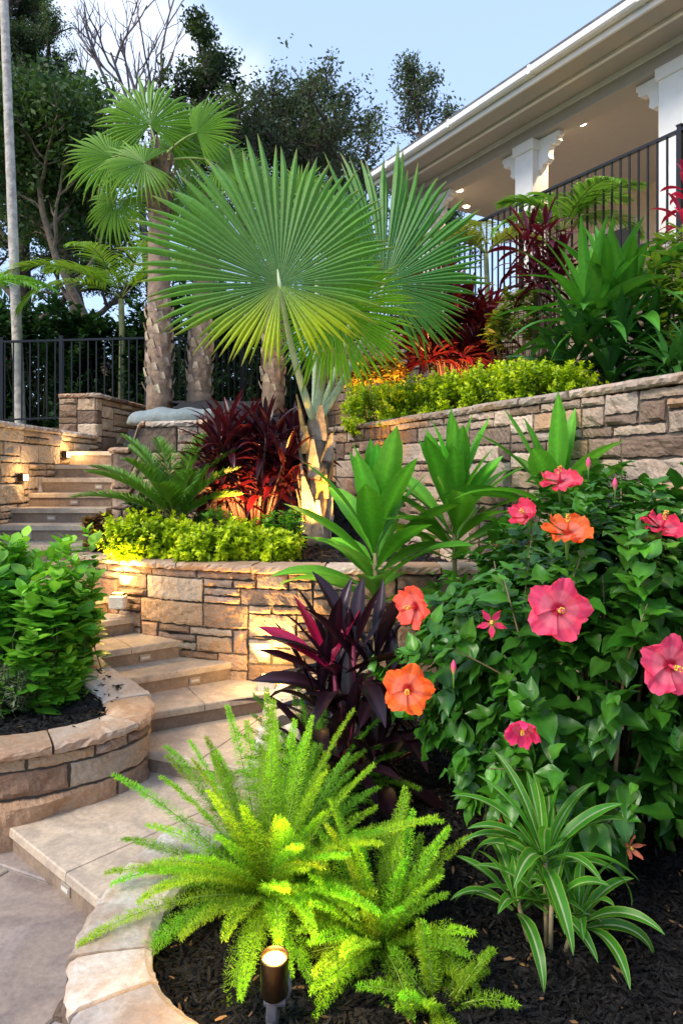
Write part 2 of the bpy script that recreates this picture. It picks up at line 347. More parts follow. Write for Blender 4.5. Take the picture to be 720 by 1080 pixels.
def stone_wall(name, label, path, z0, z1, pal, cell=.055, th=.24, curved=True, cope_pal=PAL_COPE, cope_len=(.3, .6), cope_h=.05, over=.03, rough=.034, seed=1, maxh=3, group=None, cope=True, ztop=None):
    rg = np.random.default_rng(seed)
    ss, q, tt = resample(path, curved); L = ss[-1]
    base = np.array([q[:, 0].mean(), q[:, 1].mean(), z0])
    T = thing(name, base, label, 'retaining wall', group)
    f = lambda s, off: (np.interp(s, ss, q[:, 0])+np.interp(s, ss, tt[:, 1])*off, np.interp(s, ss, q[:, 1])-np.interp(s, ss, tt[:, 0])*off)
    zt = (lambda s: np.interp(s, ss, q[:, 2])) if q.shape[1] > 2 else (lambda s: np.full_like(np.asarray(s, float), z1))
    H = z1-z0; rows = max(1, round(H/cell)); cols = max(2, round(L/cell)); ch = H/rows; cw = L/cols
    g = np.zeros((rows, cols), bool); mb = MB()
    for r in range(rows):
        for c in range(cols):
            if g[r, c]: continue
            run = 1
            while c+run < cols and not g[r, c+run]: run += 1
            h = min(int(rg.choice([1, 1, 1, 2, 2, 3] if maxh < 4 else [1, 2, 2, 3, 3, 4])), rows-r); wd = min(int(rg.integers(3, 6+h*2)), run)
            if run-wd == 1: wd = run
            g[r:r+h, c:c+wd] = True
            x0, x1 = c*cw, (c+wd)*cw; y0, y1 = z0+r*ch, z0+(r+h)*ch
            gp = .0065
            x0 += gp+rg.uniform(0, .003); x1 -= gp+rg.uniform(0, .003); y0 += gp; y1 -= gp+rg.uniform(0, .003)
            nx = max(4, int((x1-x0)/.016)+2); ny = max(4, int((y1-y0)/.016)+2)
            a = np.linspace(0, 1, nx); b = np.linspace(0, 1, ny); A, B = np.meshgrid(a, b, indexing='ij')
            X = x0+(x1-x0)*A; Z = y0+(y1-y0)*B
            ed = np.minimum(np.minimum(A*(x1-x0), (1-A)*(x1-x0)), np.minimum(B*(y1-y0), (1-B)*(y1-y0)))
            prot = rg.uniform(.2, 1)*rough
            pts = np.stack([X, Z], -1)
            sd = int(rg.integers(1e6))
            n1 = vnoise(pts, 30, sd); n2 = vnoise(pts, 110, sd+1)
            facet = np.abs(vnoise(pts, 12, sd+2))
            pl = np.full(A.shape, 9.)
            for _k in range(6):
                pa = rg.uniform(.1, .9, 2); sl_ = rg.normal(0, .30, 2); pl = np.minimum(pl, prot*rg.uniform(.7, 1.6)+(X-x0-pa[0]*(x1-x0))*sl_[0]+(Z-y0-pa[1]*(y1-y0))*sl_[1])
            pl = np.maximum(pl, -.006)
            D = np.minimum(1, ed/.010)**.6*(.010+pl+.005*n1+.003*n2-.003*facet+rg.normal(0, .0009, A.shape))+(A-.5)*rg.uniform(-.012, .012)
            wob = .006*(ed < .001)
            X = X+wob*vnoise(pts, 60, sd+3); Z = Z+wob*vnoise(pts, 60, sd+4)
            ztp = zt(X); Z = z0+(Z-z0)*(ztp-z0)/H
            px, py = f(X, D)
            V = np.stack([px, py, Z], -1).reshape(-1, 3)-base
            col = np.array(pal[rg.integers(len(pal))])*rg.uniform(.8, 1.15)
            mb.add(V, grid_faces(nx, ny)[:, ::-1], None, col)
            # skirt
            ring = [(i, 0) for i in range(nx)]+[(nx-1, j) for j in range(1, ny)]+[(i, ny-1) for i in range(nx-2, -1, -1)]+[(0, j) for j in range(ny-2, 0, -1)]
            ri = np.array([i*ny+j for i, j in ring]); bx, by = f(X.reshape(-1)[ri], -.03)
            V2 = np.stack([bx, by, Z.reshape(-1)[ri]], -1)-base; m = len(ri)
            k = np.arange(m); 
            mb.add(np.concatenate([V[ri], V2]), np.stack([k, (k+1) % m, m+(k+1) % m, m+k], -1), None, col*.9)
    mb.build('stone_face', M_STONE, T, smooth=False)
    # core
    mb = MB(); fx, fy = f(ss, -.012); bx, by = f(ss, -th+.01); n = len(ss); zc = zt(ss)-.008
    V = np.concatenate([np.stack([fx, fy, np.full(n, z0)], 1), np.stack([fx, fy, zc], 1), np.stack([bx, by, zc], 1), np.stack([bx, by, np.full(n, z0)], 1)])-base
    k = np.arange(n-1); F = np.concatenate([np.stack([k+a*n, k+1+a*n, k+1+b*n, k+b*n], 1) for a, b in ((0, 1), (1, 2), (2, 3))]+[np.array([[0, n, 2*n, 3*n], [n-1, 2*n-1, 3*n-1, 4*n-1]])])
    mb.add(V, F); mb.build('mortar_core', M_MORTAR, T, smooth=False)
    if cope:
        mb = MB(); s = 0.0
        while s < L-.05:
            l = rg.uniform(*cope_len); e = min(L, s+l)
            if L-e < cope_len[0]*.5: e = L
            k = max(4, int((e-s)/.028)+1); a = np.linspace(s+.006, e-.006, k); eb = rg.normal(0, .006, 4); chip = vnoise(np.stack([a, a*0+seed], -1), 9, seed)*.008
            dz = rg.uniform(-.004, .004); ho = over+rg.uniform(-.012, .012)
            W = th+ho+.02
            prof = [(ho-.012, -.0), (ho, .012), (ho+.003, cope_h*.6), (ho-.006, cope_h-.006), (ho-.022, cope_h), (ho-W*.35, cope_h+.002), (ho-W*.7, cope_h+.001), (ho-W+.02, cope_h-.002), (ho-W, cope_h-.014), (ho-W, 0)]
            m = len(prof); V = np.zeros((k, m, 3))
            for j, (o_, z_) in enumerate(prof):
                jj = rg.normal(0, .002 if 4 <= j <= 7 else .0045, (k, 2)); ox, oy = f(a, o_+jj[:, 0]*(1 if j < 4 else .4)+(chip if j < 5 else 0))
                zz = zt(a)+z_+dz+jj[:, 1]*(.35 if j > 3 else .5)
                V[:, j] = np.stack([ox, oy, zz], 1)
            F = np.concatenate([grid_faces(k, m), np.stack([np.arange(k-1)*m+m-1, np.arange(k-1)*m, np.arange(1, k)*m, np.arange(1, k)*m+m-1], 1)])
            n0 = k*m; C0 = V[0].mean(0); C1 = V[-1].mean(0)
            T3 = [(n0, j, (j+1) % m) for j in range(m)]+[(n0+1, (k-1)*m+(j+1) % m, (k-1)*m+j) for j in range(m)]
            col = np.array(cope_pal[rg.integers(len(cope_pal))])*rg.uniform(.8, 1.2)
            mb.add(np.concatenate([V.reshape(-1, 3), [C0, C1]])-base, F, T3, col)
            s = e
        mb.build('coping', M_COPE, T, smooth=False)
    return T

# ------------------------------------------------------------------ ground, path, beds
def inpoly(x, y, poly):
    r = np.zeros(x.shape, bool); p = np.array(poly); j = len(p)-1
    for i in range(len(p)):
        xi, yi = p[i, :2]; xj, yj = p[j, :2]
        r ^= ((yi > y) != (yj > y)) & (x < (xj-xi)*(y-yi)/(yj-yi+1e-12)+xi); j = i
    return r
def bed(name, poly, hf, m, step=.05, amp=.012, skirt=None):
    p = np.array(poly); x = np.arange(p[:, 0].min(), p[:, 0].max()+step, step); y = np.arange(p[:, 1].min(), p[:, 1].max()+step, step)
    X, Y = np.meshgrid(x, y, indexing='ij'); Z = hf(X, Y)+amp*vnoise(np.stack([X, Y], -1), 9, 3)+amp*.6*vnoise(np.stack([X, Y], -1), 30, 4)
    F = grid_faces(len(x), len(y)); V = np.stack([X, Y, Z], -1).reshape(-1, 3); c = V[F].mean(1)
    F = F[inpoly(c[:, 0], c[:, 1], poly)][:, ::-1]
    us, inv = np.unique(F, return_inverse=True)
    mb = MB(); mb.add(V[us], inv.reshape(-1, 4)); o = mb.build(name, m); tag(o, kind='structure'); return o

# wide terrain: low around the path, rising behind the garden to the level of the back yard
gx = np.concatenate([np.linspace(-400, -12, 12), np.linspace(-10, 12, 45), np.linspace(15, 400, 12)])
gy = np.concatenate([np.linspace(-300, -6, 8), np.linspace(-5, 16, 43), np.linspace(18, 600, 18)])
X, Y = np.meshgrid(gx, gy, indexing='ij')
Z = -.06+np.clip((Y-7.4)/1.4, 0, 1)*2.42+np.clip((Y-11)/60, 0, 1)*1.0
rt = np.clip((X-(3.3+(6.9-Y)*.6))/1.0, 0, 1)*np.clip((Y+2)/3, 0, 1)
Z = np.maximum(Z, -.06+rt*2.2)
mb = MB(); mb.add(np.stack([X, Y, Z], -1).reshape(-1, 3), grid_faces(len(gx), len(gy))[:, ::-1])
tag(mb.build('ground', solid('grass_soil', (.045, .06, .02, 1), .95, bump=.6, var=.4, vscale=3)), kind='structure')

# path: big honed flagstones laid in a slanted pattern
mb = MB(); ang = R(-25); rr = np.random.default_rng(5)
for i in range(-5, 7):
    x = -5.0+rr.uniform(-.3, 0); 
    while x < 5:
        l = rr.uniform(.75, 1.25); g = .006
        c = np.array([.34, .30, .265])*rr.uniform(.88, 1.12)*np.array([1, rr.uniform(.94, 1.04), rr.uniform(.92, 1.1)])
        box(mb, (x+g, i*.78+g, -.04), (x+l-g, (i+1)*.78-g, rr.uniform(-.001, .001)), c, rot=ang, org=(-1.0, 1.95, 0), bev=.006); x += l
pth = mb.build('path', M_TREAD, None, smooth=False); tag(pth, kind='structure')
mb = MB(); mb.add([(-6, -5, -.012), (5, -5, -.012), (5, 4.2, -.012), (-6, 4.2, -.012)], [(0, 1, 2, 3)]); tag(mb.build('path_joint_bed', solid('joint', (.33, .30, .27, 1), .9, var=.2)), kind='structure')

FRONT = [(-.30, 4.62), (-.42, 4.3), (-.44, 3.8), (-.42, 3.3), (-.50, 2.85), (-.66, 2.52), (-.745, 2.25), (-.765, 2.02), (-.725, 1.8), (-.60, 1.6), (-.38, 1.45), (-.05, 1.38), (.3, 1.36), (.65, 1.42), (1.0, 1.46), (1.5, 1.46), (2.3, 1.40)]
ZF = .37
_, fq, _ = resample(FRONT)
front_poly = [(p[0]+.08, p[1]+.06) for p in fq[::4]]+[(3.2, 1.5), (3.2, 3.5), (1.3, 4.8), (-.3, 4.75)]
hfront = lambda x, y: .345+.0*x+np.clip(y-2.2, 0, 3)*.03
bed('front_mulch_bed', front_poly, hfront, M_MULCH, .03, .012)
stone_wall('low_retaining_wall', 'low curved planter wall with wide tan and orange coping slabs around the fern bed', FRONT, -.03, ZF, PAL_BROWN, th=.20, cope_len=(.20, .32), seed=14, over=.0, cope_h=.045,
           cope_pal=[(.56, .52, .46), (.44, .28, .18), (.55, .46, .37), (.42, .40, .38), (.58, .53, .46), (.48, .36, .26)])
LEFTW = [(-3.4, 3.05, .415), (-2.5, 3.08, .415), (-1.95, 3.12, .415), (-1.55, 3.19, .415), (-1.28, 3.33, .415), (-1.12, 3.49, .415), (-1.05, 3.66, .415), (-1.09, 3.84, .42), (-1.22, 4.05, .44), (-1.45, 4.24, .50), (-1.68, 4.42, .60), (-1.9, 4.62, .72), (-2.15, 4.85, .86)]
left_poly = [(-3.5, 3.2), (-1.95, 3.25), (-1.5, 3.33), (-1.25, 3.5), (-1.15, 3.68), (-1.2, 3.85), (-1.35, 4.1), (-1.8, 4.45), (-2.3, 4.95), (-2.9, 5.3), (-3.5, 5.3)]
hleft = lambda x, y: .43+np.clip(y-3.8, 0, 2)*.25
bed('left_mulch_bed', left_poly, hleft, M_MULCH, .04, .01)
stone_wall('planter_wall', 'rough tan stone planter wall curving around the leafy green shrub by the steps', LEFTW, -.03, .415, PAL_PALE[:3]+PAL_BROWN, cell=.062, th=.2, seed=4, over=.03, rough=.035, maxh=4, cope_h=.05, cope_len=(.28, .5))
MIDW = [(-2.25, 5.62), (-2.1, 5.35), (-1.85, 5.13), (-1.47, 4.93), (-1.15, 4.76), (-.8, 4.63), (-.38, 4.55), (.1, 4.52), (.6, 4.51), (1.3, 4.5)]
mid_poly = [(-2.1, 5.6), (-1.95, 5.35), (-1.4, 5.0), (-.8, 4.72), (-.35, 4.64), (1.2, 4.6), (-.45, 8.0), (-.7, 8.6), (-1.6, 8.6), (-1.6, 6.0), (-2.1, 5.95)]
hmid = lambda x, y: 1.11+np.clip(y-4.9, 0, 1)*.10+np.clip(y-6.0, 0, 2.6)*.5
bed('middle_mulch_bed', mid_poly, hmid, M_MULCH, .04, .012)
stone_wall('curved_retaining_wall', 'brown ashlar retaining wall curving beside the lower steps with two uplights at its foot', MIDW, .2, 1.09, PAL_BROWN, seed=21, th=.24)
RW = [(-.62, 8.1), (-.07, 6.9), (.52, 5.57), (1.03, 4.4), (1.58, 3.17), (2.1, 2.0), (2.6, .6)]
up_poly = [(-.5, 8.15), (.02, 6.95), (.6, 5.6), (1.1, 4.45), (1.68, 3.2), (2.2, 2.05), (2.75, .6), (7, .6), (4.6, 5.2), (3.5, 7.0), (2.5, 8.7), (.2, 12.4), (-.9, 12.4)]
rdir = np.array([-.405, .914]); 
hup = lambda x, y: 2.14+np.clip(((x-(-.07))*.914+(y-6.9)*.405)-.5, 0, 4)*.30
bed('upper_mulch_bed', up_poly, hup, M_MULCH, .06, .015)
stone_wall('tall_retaining_wall', 'long grey and tan ashlar wall below the golden hedge and the porch', RW, .25, 2.17, PAL_GREY, seed=33, th=.26, cell=.056, cope_pal=[(.40, .33, .27), (.36, .30, .25), (.45, .38, .32)])
HD = np.array([-.5214, .8533]); HN = np.array([-.8533, -.5214])    # house direction, outward normal
RP = np.array([2.41, 8.6])                                          # a point on the porch edge
UW = [tuple(RP+HD*6+HN*.12), tuple(RP+HN*.12), tuple(RP-HD*5.5+HN*.12)]
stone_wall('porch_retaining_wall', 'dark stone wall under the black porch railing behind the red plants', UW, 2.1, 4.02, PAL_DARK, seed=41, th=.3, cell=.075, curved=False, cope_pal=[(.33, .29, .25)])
stone_wall('side_stair_wall', 'pale stone wall on the left of the upper steps washed by small lights', [(-5.6, 4.7), (-2.93, 4.7), (-2.86, 4.77), (-2.85, 7.95)], .35, 2.15, PAL_PALE, seed=51, curved=False, th=.3, cell=.06)
PIER = [(-3.30, 7.98), (-2.84, 7.93), (-2.62, 9.7)]
stone_wall('end_wall', 'taller tan stone wall block behind the top of the steps', PIER, 1.6, 2.64, PAL_PALE[:4]+PAL_BROWN[:4], seed=55, curved=False, th=.38, cell=.075, cope_pal=PAL_BROWN[4:])
stone_wall('bed_retaining_wall', 'pale grey stone wall on the right of the upper steps behind the sago palm', [(-2.02, 8.2, 1.93), (-2.02, 6.0, 1.93), (-1.96, 5.94, 1.93), (-1.82, 5.94, 1.93), (-1.76, 5.94, 2.16), (-.95, 5.94, 2.18)], .9, 1.93, PAL_PALE[:2]+PAL_GREY, seed=57, curved=False, th=.25, cell=.06)
bed('palm_mulch_bed', [(-1.95, 6.0), (-1.0, 6.0), (-1.0, 8.6), (-2.6, 8.9), (-1.95, 8.2)], lambda x, y: 1.95+np.clip((y-6.0)*.9, 0, .20)+np.clip((y-6.4)*.25, 0, .5), M_MULCH, .06)

# bark chips
def chips(name, n, poly, hf, size=.02, seed=0, wt=None):
    r = np.random.default_rng(seed); p = np.array(poly); lo, hi = p.min(0)[:2], p.max(0)[:2]
    x = r.uniform(lo[0], hi[0], n*3); y = r.uniform(lo[1], hi[1], n*3); k = inpoly(x, y, poly)
    if wt is not None: k &= r.uniform(0, 1, n*3) < wt(x, y)
    x, y = x[k][:n], y[k][:n]; m = len(x); z = hf(x, y)+.012*vnoise(np.stack([x, y], -1), 9, 3)+r.uniform(.0, .016, m)
    a = r.uniform(0, 6.28, m); e = r.normal(0, .35, m)
    d = np.stack([np.cos(a)*np.cos(e), np.sin(a)*np.cos(e), np.sin(e)], -1); nn = np.stack([r.normal(0, .35, m), r.normal(0, .35, m), np.ones(m)], -1)
    bx = np.array([[sx*.5, y_, sz*.5] for y_, s in ((0, .6), (.5, 1), (1, .4)) for sx, sz in ((-s, -s), (s, -s), (s, s), (-s, s))], float)
    Q = np.concatenate([np.array([[i*4+j, i*4+(j+1) % 4, (i+1)*4+(j+1) % 4, (i+1)*4+j] for i in range(2) for j in range(4)]), [[3, 2, 1, 0], [8, 9, 10, 11]]])
    L = r.uniform(.4, 1.7, m)*size
    c = np.clip(np.array([.008, .0075, .0075])[None]*r.uniform(.4, 2.2, (m, 1)), 0, 1)
    br = r.uniform(0, 1, m) < .02; c[br] = np.array([.25, .15, .07])*r.uniform(.5, 1.2, (br.sum(), 1))
    mb = MB(); scatter(mb, (bx, Q, np.ones((12, 3))), np.stack([x, y, z], -1), d, nn, np.stack([L*.28, L, L*.12], -1), c)
    o = mb.build(name, M_CHIP, smooth=False); tag(o, 'black shredded bark mulch covering the soil of a planting bed', 'mulch', kind='stuff')
fp = [tuple(v) for v in front_poly]
chips('bark_mulch', 42000, fp, hfront, .022, 1, lambda x, y: np.clip(1.6-(y-1.5)*.55, .15, 1)*(x < 1.9))
chips('bark_mulch', 9000, left_poly, hleft, .028, 2)
chips('bark_mulch', 9000, mid_poly, hmid, .03, 3)

# ------------------------------------------------------------------ steps
def prism(mb, poly, z0, z1, col, bev=0.0):
    p = np.array(poly, float); n = len(p)
    if bev:
        c = p.mean(0); pin = p+(c-p)/np.linalg.norm(c-p, axis=1)[:, None]*bev
        V = np.concatenate([np.c_[p, np.full(n, z0)], np.c_[p, np.full(n, z1-bev)], np.c_[pin, np.full(n, z1)], [[*c, z1]]]); rows = 3
    else:
        c = p.mean(0); V = np.concatenate([np.c_[p, np.full(n, z0)], np.c_[p, np.full(n, z1)], [[*c, z1]]]); rows = 2
    k = np.arange(n); F = np.concatenate([np.stack([r*n+k, r*n+(k+1) % n, (r+1)*n+(k+1) % n, (r+1)*n+k], 1) for r in range(rows-1)])
    T = [((rows-1)*n+i, (rows-1)*n+(i+1) % n, rows*n) for i in range(n)]
    mb.add(V, F, T, col)
def step_light(parent, a, b, f, z, ww=.075, off=.0):
    "small louvred plate let into a riser; a->b front edge, normal towards the camera side"
    d = np.array(b)-np.array(a); L = np.linalg.norm(d); d = d/L; n = np.array([d[1], -d[0]])
    p = np.array(a)+d*L*f
    fr = MB(); obox('', None, None, p, d, off, off+.007, -ww/2, ww/2, z-.022, z+.022, n, mb=fr, bev=.002)
    o = fr.build('step_light', M_PLATE, parent, smooth=False)
    le = MB(); obox('', None, None, p, d, off+.007, off+.010, -ww*.36, ww*.36, z-.008, z+.006, n, mb=le)
    le.build('lens', M_CAP, o, smooth=False)
def steps(name, label, data, base):
    T = thing(name, (0, 0, 0), label, 'steps')
    for k, (a, b, z, dep, lf, zb) in enumerate(data):
        a = np.array(a); b = np.array(b); d = (b-a)/np.linalg.norm(b-a); back = np.array([-d[1], d[0]])
        tn = rng.uniform(.92, 1.08)
        mb = MB(); prism(mb, [a+back*.018, b+back*.018, b+back*(dep), a+back*(dep)], zb, z-.042, np.array([.31, .24, .18])*tn)
        s = mb.build('step', M_TREAD, T, smooth=False)
        mb = MB()
        m = 2 if np.linalg.norm(b-a) > .9 else 1
        for i in range(m):
            q0 = a+(b-a)*i/m+d*.002; q1 = a+(b-a)*(i+1)/m-d*.002
            cc = np.array([.56, .48, .38])*tn*rng.uniform(.93, 1.07)
            prism(mb, [q0, q1, q1+back*(dep+.01), q0+back*(dep+.01)], z-.042, z, cc, .006)
        mb.build('tread', M_TREAD, s, smooth=False)
        if lf is not None: step_light(s, a, b, lf, z-.085, off=-.018)
    return T
low = [((-1.70, 3.30), (-.55, 2.28), .12, 1.55, .48, -.03), ((-1.25, 3.80), (-.25, 3.40), .24, .9, None, .0),
       ((-1.35, 3.84), (-.30, 4.42), .36, .62, None, .1), ((-1.45, 4.15), (-.70, 4.64), .48, .6, .66, .2),
       ((-1.78, 4.24), (-1.00, 4.82), .60, .6, .6, .3), ((-2.05, 4.45), (-1.32, 5.08), .72, .6, None, .4),
       ((-2.2, 4.60), (-1.55, 5.22), .84, .5, None, .5), ((-2.45, 4.72), (-1.75, 5.34), .96, .5, None, .6), ((-2.75, 4.85), (-1.92, 5.45), 1.08, .45, None, .7),
       ((-2.86, 5.10), (-2.02, 5.34), 1.20, .5, .5, .8)]
steps('lower_garden_steps', 'lower flight of wide tan sandstone steps winding up past the curved wall', low, 0)
up = [((-2.86, 5.6+.3*i), (-2.03, 5.6+.3*i), [1.33, 1.455, 1.578, 1.714, 1.844, 1.987][i], .42 if i < 5 else 1.2, [.34, .42, .52, .66, .78, None][i], 1.0) for i in range(6)]
steps('upper_garden_steps', 'straight upper flight of brown steps with small step lights between two walls', up, 0)

# ------------------------------------------------------------------ house and porch
CP = np.array([2.78, 10.0])
def hp(t, u, z): p = CP-HD*t+HN*u; return np.array([p[0], p[1], z])      # t>0 towards the camera
H = thing('house', (CP[0], CP[1], 4.1), 'cream house with a white columned porch and overhanging grey eave above the garden', 'house')
o0 = np.array([0, 0.]); b3 = np.array([CP[0], CP[1], 4.1])
def hb(name, m, t0, t1, u0, u1, z0, z1, parent=H, bev=0, mb=None):
    return obox(name, m, parent, (0, 0), -HD, u0, u1, t0, t1, z0-4.1, z1-4.1, HN, bev=bev, mb=mb)
TA, TB = -2.75, 8.0
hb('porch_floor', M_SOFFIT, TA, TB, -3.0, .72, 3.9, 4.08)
wl = hb('wall', M_HWALL, TA, TB, -3.2, -3.0, 4.08, 6.9)
hb('foundation', M_MORTAR, TA, TB, -3.2, .45, 1.5, 3.9)
hb('beam', M_SOFFIT, TA, TB, -.16, .16, 6.56, 6.80, bev=.01)
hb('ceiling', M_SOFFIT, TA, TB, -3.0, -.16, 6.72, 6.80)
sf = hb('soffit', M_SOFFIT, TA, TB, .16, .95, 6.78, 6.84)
hb('soffit_trim', M_WHITE, TA, TB, .55, .60, 6.745, 6.779, parent=sf)
hb('beam_trim', M_WHITE, TA, TB, .162, .20, 6.72, 6.779, parent=sf)
hb('fascia', M_WHITE, TA, TB, .951, .985, 6.72, 6.88)
gm = MB(); hb('', None, TA, TB, .987, 1.10, 6.79, 6.90, bev=.02, mb=gm)
for q in np.arange(TA+.6, TB, 1.55): hb('', None, q, q+.045, .986, 1.106, 6.784, 6.906, bev=.004, mb=gm)
gm.build('gutter', M_WHITE, H, smooth=False)
mb = MB()
for k in range(46):
    u1 = 1.08-k*.12; z = 6.905+k*.085; hb('', None, TA-.05, TB, u1-.16, u1, z, z+.03, mb=mb)
mb.build('roof', M_SHING, H, smooth=False)
def bracket_mesh():
    prof = [(0, 0), (.30, 0), (.30, -.05), (.27, -.07), (.28, -.10), (.24, -.13), (.19, -.12), (.16, -.15), (.15, -.21), (.16, -.26), (.12, -.30), (.07, -.29), (.05, -.33), (0, -.36)]
    return prof
for ct in (0, 2.30, -2.3, 4.6):
    cmb = MB(); hb('', None, ct-.17, ct+.17, -.17, .17, 4.09, 6.55, bev=.012, mb=cmb)
    cl = cmb.build('column', M_WHITE, H, smooth=False)
    hb('column_base', M_WHITE, ct-.21, ct+.21, -.21, .21, 4.082, 4.30, parent=cl, bev=.01)
    hb('column_capital', M_WHITE, ct-.20, ct+.20, -.20, .20, 6.40, 6.555, parent=cl, bev=.012)
    for sgn in (-1, 1):
        pr = bracket_mesh(); mb = MB(); V = []
        for uu in (-.05, .05):
            for (a, z) in pr:
                t = ct+sgn*(.172+a*1.25); p = -HD*t+HN*uu; V.append((p[0], p[1], 6.552+z*1.25-4.1-.15*0))
        n = len(pr); V = np.array(V); V = np.concatenate([V, [V[:n].mean(0)+0, V[n:].mean(0)]])
        # a fan from the inner corner keeps the concave outline
        F = [(k, (k+1) % n, n+(k+1) % n, n+k) for k in range(n)]
        T = [(0, k, k+1) for k in range(1, n-1)]+[(n, n+k+1, n+k) for k in range(1, n-1)]
        mb.add(V, F, T); mb.build('bracket', M_WHITE, cl, smooth=False)
for t0, t1, zz0, zz1, nm in ((1.2, 2.1, 4.7, 6.2, 'window'), (3.0, 4.0, 4.09, 6.3, 'door'), (-1.4, -.3, 4.7, 6.2, 'window')):
    mb = MB()
    hb('', None, t0, t0+.09, -2.998, -2.94, zz0, zz1, mb=mb); hb('', None, t1-.09, t1, -2.998, -2.94, zz0, zz1, mb=mb)
    hb('', None, t0+.09, t1-.09, -2.998, -2.945, zz1-.09, zz1, mb=mb); hb('', None, t0+.09, t1-.09, -2.998, -2.945, zz0, zz0+.09, mb=mb)
    hb('', None, (t0+t1)/2-.02, (t0+t1)/2+.02, -2.99, -2.95, zz0+.09, zz1-.09, mb=mb)
    f = mb.build(nm, M_WHITE, H, smooth=False); hb('pane', M_GLASS, t0+.09, t1-.09, -2.996, -2.975, zz0+.09, zz1-.09, parent=f)
for (tt_, uu) in ((.59, -.37), (-2.05, -.41), (-2.53, -1.0), (3.2, -.6)):
    mb = MB(); p = hp(tt_, uu, 6.716)-b3; th = np.linspace(0, 2*np.pi, 17)[:-1]
    V = np.concatenate([[p], p+np.stack([np.cos(th)*.06, np.sin(th)*.06, 0*th], 1)]); mb.add(V, None, [(0, 1+(k+1) % 16, 1+k) for k in range(16)])
    l = mb.build('ceiling_light', E_DOWN, H); 
    spot('porch_lamp', p-np.array([0, 0, .02]), (0, 0, -1), 90, .05, 150, .9, H, (1, .70, .40))

def railing(name, label, p0, p1, z0, z1, nb, posts, h_top=None, r=.009, mat_=M_IRON, zs=None):
    T = thing(name, (p0[0], p0[1], z0), label, 'fence' if 'fence' in name else 'railing')
    p0 = np.array(p0); p1 = np.array(p1); d = (p1-p0); L = np.linalg.norm(d); d /= L; n = np.array([d[1], -d[0]])
    za, zb = zs if zs else (0, 0); sl = (zb-za)/L
    def rail(nm, z, hh, ww, ):
        mb = MB(); tmp = MB(); box(tmp, (0, -ww/2, z), (L, ww/2, z+hh)); V = tmp.V[0]
        W = np.stack([V[:, 0]*d[0]+V[:, 1]*n[0], V[:, 0]*d[1]+V[:, 1]*n[1], V[:, 2]+V[:, 0]*sl], 1); mb.add(W, tmp.Q[0]); mb.build(nm, mat_, T, smooth=False)
    Hh = z1-z0
    rail('top_rail', Hh-.03, .03, .045); rail('bottom_rail', .08, .025, .03)
    mb = MB(); box(mb, (-r, -r, .06), (r, r, Hh-.0302)); b0 = None
    for k in range(nb):
        s = (k+.5)/nb*L
        if b0 is None: b = b0 = mb.build('baluster', mat_, T, smooth=False)
        else: b = b0.copy(); COL.objects.link(b); b.parent = T
        b.location = (d[0]*s, d[1]*s, s*sl); b.rotation_euler = (0, 0, math.atan2(d[1], d[0]))
    mb = MB(); box(mb, (-.024, -.024, -.05), (.024, .024, Hh+.03)); box(mb, (-.03, -.03, Hh+.03), (.03, .03, Hh+.045)); b0 = None
    for s in posts:
        if b0 is None: b = b0 = mb.build('post', mat_, T, smooth=False)
        else: b = b0.copy(); COL.objects.link(b); b.parent = T
        b.location = (d[0]*s, d[1]*s, s*sl); b.rotation_euler = (0, 0, math.atan2(d[1], d[0]))
    return T
ra = RP+HD*5.2; rb = RP-HD*3.2
railing('porch_railing', 'black metal railing along the edge of the white porch', tuple(ra), tuple(rb), 4.10, 5.25, 76, [0, 2.5, 5.0, 7.16])
railing('yard_fence', 'black iron fence behind the upper steps in front of the dark trees', (-5.6, 9.35), (-2.63, 9.75), 2.36, 3.55, 27, [0, .9, 1.69, 2.95], zs=(0, .16))
railing('yard_fence', 'stretch of black iron fence running behind the slender palm trunks', (-2.55, 9.78), (-.6, 10.9), 2.5, 3.72, 24, [.02, 1.2, 2.22], zs=(0, .1))

